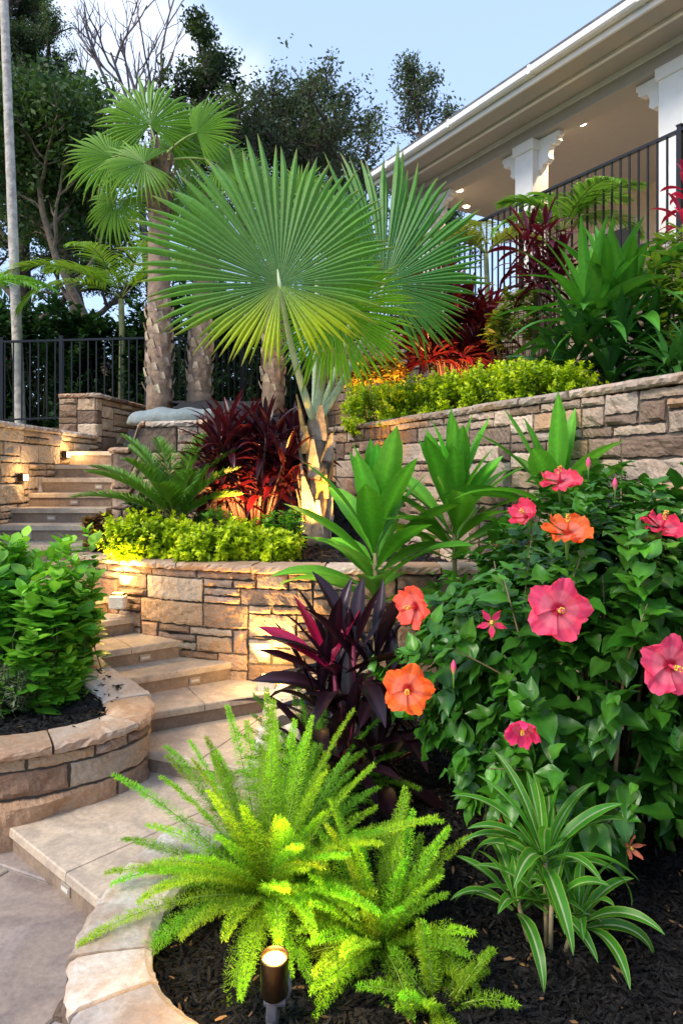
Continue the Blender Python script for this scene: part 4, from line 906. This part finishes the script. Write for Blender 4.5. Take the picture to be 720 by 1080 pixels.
# upper right dracaena and companions
db = P(645, 405, 5.3); db[2] = 2.42
T = thing('green_dracaena', db, 'large dark green dracaena with long sword leaves above the tall wall', 'plant')
st = MB(); mb = MB(); r = np.random.default_rng(8)
for i, (hx, hy, hz, L, n) in enumerate([(-.18, 0, .62, .80, 26), (.14, .05, .66, .78, 26), (0, .1, .80, .74, 20), (-.28, -.05, .38, .62, 20), (.24, -.08, .36, .60, 20), (.0, -.15, .30, .58, 22), (-.36, .1, .18, .5, 18), (.38, .1, .24, .5, 16), (-.1, -.2, .12, .5, 20)]):
    tube(st, [(hx*.3, hy*.3, -.05), (hx*.7, hy*.7, hz*.5), (hx, hy, hz)], [.02, .018, .015], 7, (.10, .14, .04))
    up_ = hz > .5
    rosette(mb, (hx, hy, hz), n, L*1.05, .13 if up_ else .115, (.0, 1.4), (.2, 1.3), (.075, .26, .025) if up_ else (.028, .11, .018), cf_midrib(1.25, .1), LANCE, 300+i, .35, .25, zspread=.2)
st.build('stem', M_STEM, T); mb.build('foliage', M_GLOSS, T)
cordyline('green_dracaena', 'dark green spider-like dracaena at the right edge on the tall wall', P(712, 408, 4.7), [(-.05, 0, .18), (.12, .05, .25), (.05, -.08, .12)], .42, .06, 24, (.05, .17, .03), cf_midrib(1.2), M_GLOSS, 22, prof=LANCE, stemcol=(.1, .15, .05))
shrub('croton', 'yellow-green croton shrub at the right edge with upright lance leaves', 'shrub', P(715, 385, 5.2), (.30, .3, .58), 30, 26, .15, TPL_LANCE, (.10, .22, .03), (.42, .46, .04), M_LEAF, seed=31, upright=.75, wfac=1.3)
shrub('croton', 'small yellow-green croton in front of the porch wall stones', 'shrub', P(548, 370, 7.0), (.34, .3, .30), 34, 18, .14, TPL_LANCE, (.12, .20, .03), (.36, .40, .05), M_LEAF, seed=32, upright=.6, wfac=1.4, root=.55)

# golden hedges
GOLD_A, GOLD_B = (.28, .42, .012), (.66, .74, .015)
HB = [(388, 445, 6.55), (428, 440, 6.15), (470, 434, 5.75), (512, 428, 5.4), (553, 421, 5.1)]
for k, (u, v, Yd) in enumerate(HB):
    b = P(u, v, Yd); b[0] += .12; b[2] = 2.16
    shrub('golden_hedge_shrub', ['golden-green clipped shrub at the far left end of the upper hedge', 'second golden shrub of the upper hedge, under the upper red cordyline', 'middle golden shrub of the upper hedge', 'fourth golden shrub of the upper hedge, where the wall steps nearer', 'right end golden shrub of the upper hedge, beside the dark dracaena'][k],
          'shrub', b, (.39, .36, .27), 420, 24, .038, TPL_SMALL, GOLD_A, GOLD_B, M_LEAF, group='golden hedge shrubs on top of the tall wall', seed=60+k, flat=.5, low=.1, zc=.20, upright=.35, span=.45, wfac=1.3, hue=.05)
for k, (u, v, Yd, rx, h, lb) in enumerate([(160, 588, 5.08, .36, .19, 'golden-green mound of foliage on the curved wall, left one below the sago palm'), (232, 585, 4.95, .34, .17, 'golden-green mound in the middle of the curved wall bed, below the red cordyline'), (290, 583, 5.05, .20, .12, 'small golden mound just left of the lit palm trunk')]):
    b = P(u, v, Yd); b[2] = hmid(0, Yd)
    shrub('golden_mound', lb, 'shrub', b, (rx, .26, h), 340, 24, .042, TPL_SMALL, GOLD_A, GOLD_B, M_LEAF, group='golden mounds in the curved wall bed', seed=80+k, flat=.3, low=.15, zc=h*.8, upright=.3, span=.6, wfac=1.3, hue=.05)
for k, (u, Yd, rx, h, lb) in enumerate([(228, 5.4, .16, .30, 'bright green duranta sprigs rising behind the golden mounds'), (300, 5.25, .18, .33, 'leafy green duranta between the golden mound and the lit palm trunk')]):
    b = P(u, 560, Yd); b[2] = hmid(0, Yd)
    shrub('duranta_shrub', lb, 'shrub', b, (rx, .16, h*.55), 40, 20, .062, TPL_LANCE, (.10, .30, .025), (.30, .52, .04), M_LEAF, seed=90+k, upright=.7, span=.8, wfac=1.8, zc=h*.6)
shrub('dark_shrub', 'dark green shrub filling the shade under the sago palm', 'shrub', [P(175, 540, 5.6)[0], 5.62, 1.2], (.36, .2, .2), 70, 22, .07, TPL_LANCE, (.03, .10, .02), (.07, .20, .03), M_LEAF, seed=95, wfac=1.8, flat=.3)
shrub('reddish_shrub', 'bronze tinted little shrub at the left tip of the curved wall bed', 'shrub', [P(104, 565, 5.35)[0], 5.38, 1.16], (.14, .12, .15), 50, 20, .05, TPL_SMALL, (.13, .05, .03), (.30, .22, .05), M_LEAF, seed=96, wfac=1.4)
shrub('glowing_croton', 'yellow croton glowing in lamp light at the far end of the golden hedge', 'shrub', P(395, 410, 7.4), (.32, .25, .17), 50, 18, .12, TPL_LANCE, (.40, .26, .05), (.60, .40, .07), M_LEAF, seed=97, wfac=1.8, root=.55)

# left shrub
lb_ = np.array([-1.86, 4.02, .46])
shrub('leafy_green_shrub', 'dense bright green leafy shrub in the planter at the left edge', 'shrub', lb_, (.39, .36, .50), 170, 26, .118, TPL_LANCE, (.075, .27, .02), (.32, .64, .06), M_LEAF, seed=101, upright=.85, span=.8, wfac=2.3, low=.05, flat=.5, zc=.46, tipfrac=2.0, ang=.9)
shrub('rosemary_plant', 'small grey-green needle-leaved plant at the foot of the leafy green shrub', 'plant', P(8, 742, 3.72), (.15, .12, .14), 60, 26, .04, TPL_LANCE, (.16, .22, .12), (.30, .38, .22), M_LEAF, seed=102, upright=.75, span=.9, wfac=.7)

# ------------------------------------------------------------------ hibiscus
hbp = np.array([.96, 2.62, hfront(0, 2.6)])
HBUSH = shrub('hibiscus_bush', 'big glossy hibiscus bush covered in coral pink and orange blooms', 'shrub', hbp, (.78, .64, .74), 500, 17, .100, TPL_OVATE, (.028, .115, .010), (.09, .30, .02), M_GLOSS, seed=111, upright=.3, span=.45, low=.06, zc=.78, flat=.18, skew=.55, lean=.45, stemcol=(.16, .12, .06), tipfrac=3.0, hue=.1)
extra = [(P(598, 520, 2.5), .16), (P(520, 560, 2.5), .14), (P(470, 630, 2.4), .14), (P(475, 760, 2.4), .16), (P(700, 560, 2.3), .2), (P(640, 530, 2.35), .18)]
def flower(parent, c, face, Rr, col, throat, label, openv=.35, seed=0, star=False, wilt=False):
    r = np.random.default_rng(seed); face = nrm(np.array(face, float)); a = nrm(np.cross(face, [.1, .2, 1.])); b = np.cross(face, a)
    mb = MB(); na, nr = 15, 12; tt = np.linspace(0, 1, nr); w0 = r.uniform(0, 1)
    for k in range(5):
        th0 = 2*np.pi*k/5+w0; js = np.linspace(-1, 1, na); V = np.zeros((nr, na, 3)); C = np.zeros((nr, na, 3))
        for i, t in enumerate(tt):
            half = (np.interp(t, [0, .2, .5, .8, 1], [.66, .64, .74, .80, .46]) if not star else np.interp(t, [0, .3, .6, 1], [.3, .5, .38, .06]))
            for j, s in enumerate(js):
                an = th0+s*half*(1.05 if not star else 1); edge = 1-.24*abs(s)**2.5*(t**3)+.02*math.sin(s*17+k)*t**3
                rr = Rr*t*edge*(1+.02*math.sin(7*s+k))
                dep = Rr*(openv*(1-math.cos(min(1, t*1.0)*1.4))*1.1-.30*max(0, t-.55)*(1-openv)) + Rr*(.09*math.sin(s*7+k*2+w0*5)+.045*math.sin(s*15+k*3))*t**2.5 + .16*Rr*s*t - Rr*.05*math.cos(s*1.6)*t + Rr*.012*abs(math.sin(s*11))*t
                V[i, j] = c+a*math.cos(an)*rr+b*math.sin(an)*rr+face*(dep)
                x = np.clip((t-.15)/.16, 0, 1); vv = (1-.16*abs(math.sin(s*11))*(t < .9))*(.92+.16*t)
                C[i, j] = (np.array(throat)*(1-x)+np.array(col)*x)*vv*(1 if t < .95 else 1.08)
                if not star and .24 < t < .6: C[i, j] = C[i, j]*.78+np.array([.95, .50, .50])*.22
        mb.add(V.reshape(-1, 3), grid_faces(nr, na), None, np.clip(C, 0, 1).reshape(-1, 3))
    fo = mb.build('flower', M_PETAL, parent); fo['label'] = label
    mb = MB(); tp = c+face*Rr*(.75 if not wilt else .3)+np.array([0, 0, -.1*Rr if wilt else .06*Rr]); tube(mb, [c, c+face*Rr*.4, tp], [.006*Rr/.09, .004*Rr/.09, .003*Rr/.09], 6, np.array(col)*.9)
    m_ = 26; ph = r.uniform(0, 6.28, m_); f = r.uniform(.55, 1, m_); p = c[None]+(tp-c)[None]*f[:, None]+(a*np.cos(ph)[:, None]+b*np.sin(ph)[:, None])*Rr*.07
    for q in p: tube(mb, [q-[0, 0, .002], q+[0, 0, .002]], [.0022, .0022], 5, (.75, .5, .06))
    mb.build('pistil', M_STEM, fo)
    mb = MB(); tube(mb, [c-face*Rr*.5-np.array([0, 0, .05]), c-face*Rr*.4, c-face*.1*Rr], [.003, .006*Rr/.05, .010*Rr/.06], 7, (.08, .22, .04)); mb.build('calyx', M_STEM, fo)
PINK, THR = (.92, .09, .20), (.45, .005, .035); ORG, CORAL = (.92, .17, .035), (.92, .14, .09)
FL = [((588, 643), 1.93, (-.12, -1, .08), .093, PINK, THR, 'wide open coral pink bloom in the middle of the bush', .22, 0, 0),
      ((706, 702), 1.92, (-.05, -1, .05), .090, PINK, THR, 'open coral pink bloom at the right edge', .25, 0, 0),
      ((430, 727), 2.12, (-.15, -1, .05), .083, ORG, (.5, .01, .02), 'open orange bloom low on the left of the bush', .2, 0, 0),
      ((438, 640), 2.25, (-.75, -.7, .0), .075, CORAL, THR, 'coral bloom turned to the left, half behind a leaf', .45, 0, 0),
      ((598, 562), 2.15, (-.1, -.45, .9), .082, ORG, (.6, .03, .02), 'orange bloom seen from the side near the top', .4, 0, 0),
      ((590, 508), 2.40, (-.15, -.45, .85), .075, (.85, .07, .13), THR, 'topmost reddish pink bloom seen from the side', .3, 0, 0),
      ((555, 545), 2.35, (-.6, -.5, .5), .055, (.86, .07, .16), THR, 'half closed pink bloom left of the orange one', .8, 0, 0),
      ((697, 557), 2.15, (.1, -.4, .9), .074, (.86, .05, .12), THR, 'reddish pink bloom seen from the side at the upper right', .35, 0, 0),
      ((518, 657), 1.98, (-.2, -1, .2), .045, (.80, .05, .17), (.5, .2, .05), 'small star shaped pink bloom just opening', .3, 1, 0),
      ((551, 764), 1.90, (-.25, -.8, -.5), .050, (.84, .05, .2), THR, 'small pink trumpet bloom hanging above the striped dracaena', .9, 0, 0),
      ((526, 872), 2.20, (-.2, -.9, .3), .034, (.62, .22, .10), (.5, .25, .06), 'withered orange bloom behind the striped dracaena', .9, 1, 1),
      ((664, 893), 2.10, (.2, -.9, .3), .036, (.66, .20, .11), (.5, .25, .06), 'withered orange bloom right of the striped dracaena', .9, 1, 1)]
for k, (px, Yd, face, Rr, c, th, lb, ov, star, wilt) in enumerate(FL):
    flower(HBUSH, P(px[0], px[1], Yd)-hbp, face, Rr, c, th, lb, ov, 40+k, bool(star), bool(wilt))
for k, (u, v, Yd) in enumerate([(620, 490, 2.35), (648, 512, 2.3), (478, 705, 2.1)]):
    mb = MB(); p = P(u, v, Yd)-hbp; tube(mb, [p-[0, 0, .06], p-[0, 0, .02], p, p+[0, 0, .012], p+[0, 0, .026]], [.002, .003, .009, .008, .002], 7, [(.08, .25, .04), (.1, .25, .05), (.5, .1, .12), (.8, .06, .2), (.8, .06, .2)]); mb.build('bud', M_STEM, HBUSH)

# ------------------------------------------------------------------ foxtail ferns
def fb(u, Yd): p = P(u, 900, Yd); p[2] = hfront(0, Yd); return p
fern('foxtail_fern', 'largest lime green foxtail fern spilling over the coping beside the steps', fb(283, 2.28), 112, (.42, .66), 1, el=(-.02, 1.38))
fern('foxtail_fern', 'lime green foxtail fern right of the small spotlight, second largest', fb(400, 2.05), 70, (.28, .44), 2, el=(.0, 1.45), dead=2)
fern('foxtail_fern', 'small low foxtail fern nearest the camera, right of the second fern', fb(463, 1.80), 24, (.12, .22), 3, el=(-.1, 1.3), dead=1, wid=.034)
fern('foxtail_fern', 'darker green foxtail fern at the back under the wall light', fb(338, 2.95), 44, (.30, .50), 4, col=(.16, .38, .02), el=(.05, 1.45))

# ------------------------------------------------------------------ lamps
def cyl(mb, p0, p1, r0, r1, n=20, col=(1, 1, 1), cap=True): tube(mb, [p0, p1], [r0, r1], n, col, cap)
sp = P(287, 1074, 1.72); sp[2] = hfront(0, 1.7)
S = thing('garden_spotlight', sp, 'small bronze bullet spotlight glowing yellow in the black mulch', 'spotlight')
ax = nrm(np.array([.02, -.10, 1.])); c0 = np.array([.005, .0, .095]); c1 = c0+ax*.105
mb = MB(); n = 28
a_ = np.cross(ax, [0, 1, 0]); a_ = nrm(a_); b_ = np.cross(ax, a_); th = np.arange(n)/n*2*np.pi; ring = a_*np.cos(th)[:, None]+b_*np.sin(th)[:, None]
rows = [(c0, .020), (c0, .030), (c0+ax*.006, .0345), (c1-ax*.006, .0355), (c1, .0355), (c1, .0315), (c1-ax*.016, .030)]
mb.add(np.concatenate([c+ring*q for c, q in rows]), [(i*n+k, i*n+(k+1) % n, (i+1)*n+(k+1) % n, (i+1)*n+k) for i in range(len(rows)-1) for k in range(n)])
mb.build('housing', M_BRONZE, S)
mb = MB(); cc = c1-ax*.013; mb.add(np.concatenate([[cc], cc+ring*.0302]), None, [(0, 1+k, 1+(k+1) % n) for k in range(n)]); mb.build('lens', E_LAMP, S)
mb = MB(); box(mb, (-.014, -.016, .035), (.014, .016, .085), bev=.004); cyl(mb, (-.02, -.0, .08), (.034, -.0, .08), .014, .014, 16); cyl(mb, (0, 0, -.03), (0, 0, .037), .013, .017, 16)
mb.build('bracket', M_GREYM, S, smooth=False)
tube_ = MB(); tube(tube_, [(.035, 0, .08), (.045, -.0, .11), (.037, 0, .15)], .006, 8); tube_.build('arm', M_GREYM, S)
spot('spotlight_lamp', c1+ax*.01, (-.14, .5, 1), 11, .03, 135, .9, S, (1, .56, .08)); point('lamp_spill', c1+ax*.03+np.array([0, -.02, .03]), 6.0, .03, S, (1, .56, .10))

def wall_light(label, u, v, Yd, wallz):
    b = P(u, v, Yd); T = thing('wall_wash_light', b, label, 'wall light', 'uplights at the foot of the curved wall')
    mb = MB(); box(mb, (-.055, -.05, -.01), (.055, .04, .085), bev=.008); mb.build('body', M_CAP, T, smooth=False)
    mb = MB(); box(mb, (-.045, -.038, .0855), (.045, .03, .098), bev=.004); mb.build('hood', M_BRONZE, T, smooth=False)
    mb = MB(); box(mb, (-.035, -.028, .0985), (.035, .022, .102)); mb.build('lens', E_LAMP, T, smooth=False)
    spot('wall_lamp', (0, .02, .115), (0, .12, 1), 50, .02, 110, .8, T, (1, .60, .18)); point('spill', (0, -.03, .19), 5.0, .03, T, (1, .6, .2)); return T
wall_light('small cast-stone uplight at the foot of the curved wall on the steps, farther one', 125, 640, 4.88, 1.1)
wall_light('small cast-stone uplight at the foot of the curved wall behind the fern, nearer one', 282, 728, 4.42, 1.1)
def bullet(label, loc, aim, power, ang=100, col=(1, .55, .15)):
    T = thing('ground_uplight', loc, label, 'uplight', 'small ground uplights hidden among the plants'); mb = MB(); a = nrm(np.array(aim, float))
    cyl(mb, (0, 0, -.02), (0, 0, .05), .008, .008, 8); cyl(mb, (0, 0, .05), np.array([0, 0, .05])+a*.08, .026, .03, 16); mb.build('housing', M_BRONZE, T)
    q = np.array([0, 0, .05])+a*.0815; x = nrm(np.cross(a, [0, 1, .1])); y = np.cross(a, x); mb = MB(); th = np.arange(14)/14*6.2832
    mb.add(np.concatenate([[q], q+(x*np.cos(th)[:, None]+y*np.sin(th)[:, None])*.024]), None, [(0, 1+k, 1+(k+1) % 14) for k in range(14)]); mb.build('lens', E_LAMPS, T)
    spot('uplight_lamp', q+a*.01, aim, power, .02, ang, .8, T, col)
bullet('ground uplight among the mulch aimed at the big palm trunk', (-.30, 5.22, 1.16), (.25, .75, 1.3), 110, 90, (1, .50, .08))
bullet('ground uplight under the tall red cordyline', (-.80, 5.42, 1.18), (.1, .6, 1), 75, 120, (1, .42, .12))
bullet('ground uplight under the upper red cordyline', (1.22, 7.05, 2.38), (-.05, .5, 1), 60, 120, (1, .45, .14))
bullet('ground uplight shining on the glowing croton', (.40, 6.95, 2.18), (0, .6, .8), 50, 130, (1, .6, .16))
# recessed lights in the pale stair wall
for lb, y, z in (('small recessed light low in the pale stair wall, nearer one', 6.05, 1.72), ('small recessed light high in the pale stair wall, farther one', 7.0, 1.95)):
    T = thing('recessed_wall_light', (-2.845, y, z), lb, 'wall light', 'recessed lights in the stair wall')
    mb = MB(); box(mb, (0, -.05, -.035), (.05, .05, .035), bev=.006); mb.build('plate', M_BRONZE, T, smooth=False)
    mb = MB(); box(mb, (.05, -.04, -.025), (.053, .04, .025)); mb.build('lens', E_LAMPS, T, smooth=False)
    point('stair_lamp', (.10, 0, .02), 2.6, .03, T, (1, .66, .30))

# boulder
bb = np.array([-1.5, 6.5, 2.14])
T = MB(); nu, nv = 60, 24; U, V_ = np.meshgrid(np.linspace(0, 2*np.pi, nu), np.linspace(.02, np.pi-.02, nv), indexing='ij')
D = np.stack([np.cos(U)*np.sin(V_), np.sin(U)*np.sin(V_), np.cos(V_)], -1); sg_ = lambda x, e: np.sign(x)*np.abs(x)**e
Dn = np.stack([sg_(D[..., 0], .7)*.50, sg_(D[..., 1], .8)*.30, sg_(D[..., 2], .75)*.11], -1)*(1+.07*vnoise(D, 3.5, 4)+.03*vnoise(D, 11, 5))[..., None]
Dn[..., 2] += .012*np.sin(Dn[..., 0]*26)+.12
T.add(Dn.reshape(-1, 3), grid_faces(nu, nv), None, (.30, .32, .31)); o = T.build('boulder', M_BOULD); o.location = tuple(bb)
tag(o, 'long flat grey weathered boulder at the foot of the slender palm trunks', 'boulder')

# ------------------------------------------------------------------ trees of the back yard
def tree(name, label, base, h, r0, crown, n_leaf, leaf, colA, colB, seed, lean=(0, 0), bare=False, clump=.55, c0=.35, group='trees beyond the fence', bark=(.10, .075, .06), nl=16, spread=1.0):
    T = thing(name, base, label, 'tree', group); r = np.random.default_rng(seed); mb = MB(); tips = []
    def branch(p, d, L, rad, lev):
        k = 6; pts = [p]; q = p.copy(); dd = d.copy()
        for i in range(k):
            dd = nrm(dd+r.normal(0, .13, 3)+np.array([0, 0, .05 if lev else 0])); q = q+dd*L/k; pts.append(q.copy())
        tube(mb, pts, np.linspace(rad, rad*.45 if lev else rad*.35, k+1), 9 if lev == 0 else 5, bark, cap=False)
        if lev >= 1: tips.extend(pts[3:])
        if lev >= (4 if bare else 3): return
        m_ = nl if lev == 0 else ((4 if bare else 5) if lev == 1 else (3 if bare else 4))
        for i in range(m_):
            f = (c0+(1-c0)*(i+.5)/m_) if lev == 0 else r.uniform(.35, 1.0); j = min(k-1, int(f*k)); pp = pts[j]+(pts[j+1]-pts[j])*(f*k-j)
            a = i*2.4+r.uniform(-.5, .5); side = np.array([math.cos(a), math.sin(a), 0.]); 
            nd = nrm(side*spread+dd*(.75 if lev == 0 else .8)+r.normal(0, .25, 3)*(lev > 0)+np.array([0, 0, .15]))
            ll = (crown*(1.15-.75*max(0, f-c0)/(1-c0)) if lev == 0 else L*r.uniform(.45, .7))
            branch(pp, nd, ll, max(.006, rad*(.42 if lev == 0 else .55)), lev+1)
    tube(mb, [(0, 0, 2.2-base[2]), (0, 0, -.18)], [r0*1.25, r0*1.02], 9, bark, cap=False)
    branch(np.array([0, 0, -.2]), nrm(np.array([lean[0], lean[1], 1.])), h, r0, 0)
    mb.build('trunk', M_BARK, T)
    if n_leaf:
        tips = np.array(tips); c = tips[r.integers(0, len(tips), n_leaf//7)]; c = np.repeat(c+r.normal(0, clump*.35, c.shape), 7, 0)[:n_leaf]
        p = c+r.normal(0, clump*.25, c.shape); m_ = len(p)
        sh = np.clip(.5+.7*vnoise(p, 2.0, seed), 0, 1)[:, None]
        col = (np.array(colA)*(1-sh)+np.array(colB)*sh)*r.uniform(.7, 1.3, (m_, 1))
        mb = MB(); scatter(mb, TPL_QUAD, p, r.normal(0, 1, (m_, 3))+[0, 0, -.2], r.normal(0, 1, (m_, 3))+[0, 0, .8], leaf*r.uniform(.7, 1.3, m_), np.clip(col, 0, 1)); mb.build('crown', M_FAR, T)
    return T
DG, MG = (.016, .036, .012), (.085, .130, .040)
tree('evergreen_tree', 'tall dark evergreen tree filling the upper left corner', P(15, 395, 17), 13.5, .26, 2.4, 110000, .075, DG, MG, 1, c0=.08, nl=24, clump=.20)
tree('evergreen_tree', 'dark evergreen tree right of the thin pale pole, tapering at the top', P(82, 390, 16), 9.6, .20, 1.75, 75000, .072, DG, MG, 2, c0=.10, nl=20, clump=.18)
tree('bare_tree', 'bare leafless tree branching against the cloud above the tall palm', P(172, 380, 18), 7.4, .16, 3.6, 0, .1, DG, MG, 36, bare=True, c0=.55, nl=5, bark=(.20, .16, .16), spread=.42)
tree('oak_tree', 'sparse dark tree whose top shows right of the bare tree', P(228, 380, 19), 8.0, .13, 1.6, 9000, .12, DG, MG, 4, c0=.5, nl=8, clump=.3)
tree('oak_tree', 'spreading oak with airy crown behind the big palm leaves', P(335, 380, 21), 7.6, .18, 2.6, 15000, .12, (.04, .065, .035), (.10, .13, .06), 5, c0=.45, nl=12, clump=.42)
tree('oak_tree', 'airy oak just left of the roof edge', P(415, 380, 22), 7.4, .16, 2.1, 9000, .12, (.04, .065, .035), (.10, .13, .06), 6, c0=.5, nl=10, clump=.38)
tree('oak_tree', 'airy thin oak between the second fan palm crown and the spreading oak', P(278, 380, 20), 7.8, .14, 2.0, 11000, .11, (.04, .065, .035), (.10, .13, .06), 14, c0=.45, nl=10, clump=.36)
tree('oak_tree', 'thin oak filling the gap behind the top of the big palm', P(378, 380, 24), 8.4, .16, 2.4, 12000, .12, (.04, .065, .035), (.10, .13, .06), 15, c0=.45, nl=10, clump=.4)
tree('oak_tree', 'tree top peeping over the grey roof edge', P(480, 380, 23), 10.6, .14, 1.0, 3500, .13, (.04, .065, .035), (.10, .13, .06), 7, c0=.72, nl=8, clump=.45)
tree('forked_tree', 'brown trunked tree standing behind the tallest fan palm', P(118, 395, 14), 5.2, .10, 1.8, 16000, .13, (.03, .07, .02), (.07, .13, .03), 8, c0=.35, nl=9, bark=(.22, .16, .11))
# yard shrubs behind the fence (each one a shrub)
for k, (u, Yd, rx, h, lb) in enumerate([(-30, 12.5, 1.2, 1.5, 'far left'), (45, 12.0, 1.1, 1.35, 'behind the fence post'), (105, 12.6, 1.0, 1.25, 'between the fence post and the tallest palm'), (185, 12.0, 1.0, 1.5, 'between the two left palm trunks'), (250, 12.4, 1.0, 1.6, 'left of the big palm'), (330, 13.5, 1.3, 1.9, 'behind the big palm')]):
    b = P(u, 400, Yd); b[2] = 2.38
    shrub('yard_shrub', 'dark green shrub behind the iron fence, '+lb, 'shrub', b, (rx, .8, h), 420, 22, .15, TPL_BROAD, (.012, .04, .012), (.045, .12, .03), M_FAR, group='dark shrubs behind the iron fence', seed=150+k, low=.02, zc=h*.9, flat=.4, span=.35)
# far belt of woodland closing the view
mb = MB(); r = np.random.default_rng(77); n = 46000
x = r.uniform(-30, 24, n); p = np.stack([x, 27+r.normal(0, 1.5, n), 2.5+r.uniform(0, 1, n)**.8*(4.6+1.3*np.sin(x*.9)+.8*np.sin(x*2.3+1))], -1)
scatter(mb, TPL_QUAD, p, r.normal(0, 1, (n, 3)), r.normal(0, 1, (n, 3))+[0, 0, .8], .36*r.uniform(.7, 1.3, n), jit((.03, .065, .025), n, .5)); o = mb.build('woodland', M_FAR); tag(o, 'dark belt of woodland beyond the yard', 'woodland', kind='stuff')
# pale palm trunk used as a pole at the left
pl = P(21, 400, 11.0); 
T = thing('pale_pole', pl, 'very thin pale leaning palm trunk at the left edge in front of the dark trees', 'tree trunk')
mb = MB(); t = np.linspace(0, 1, 40); tube(mb, np.stack([.03-.31*t, 0*t, 8.0*t-1.15], -1), .085-.022*t+.002*np.sin(t*160), 10, (.52, .46, .40)); mb.build('trunk', M_BARK, T)
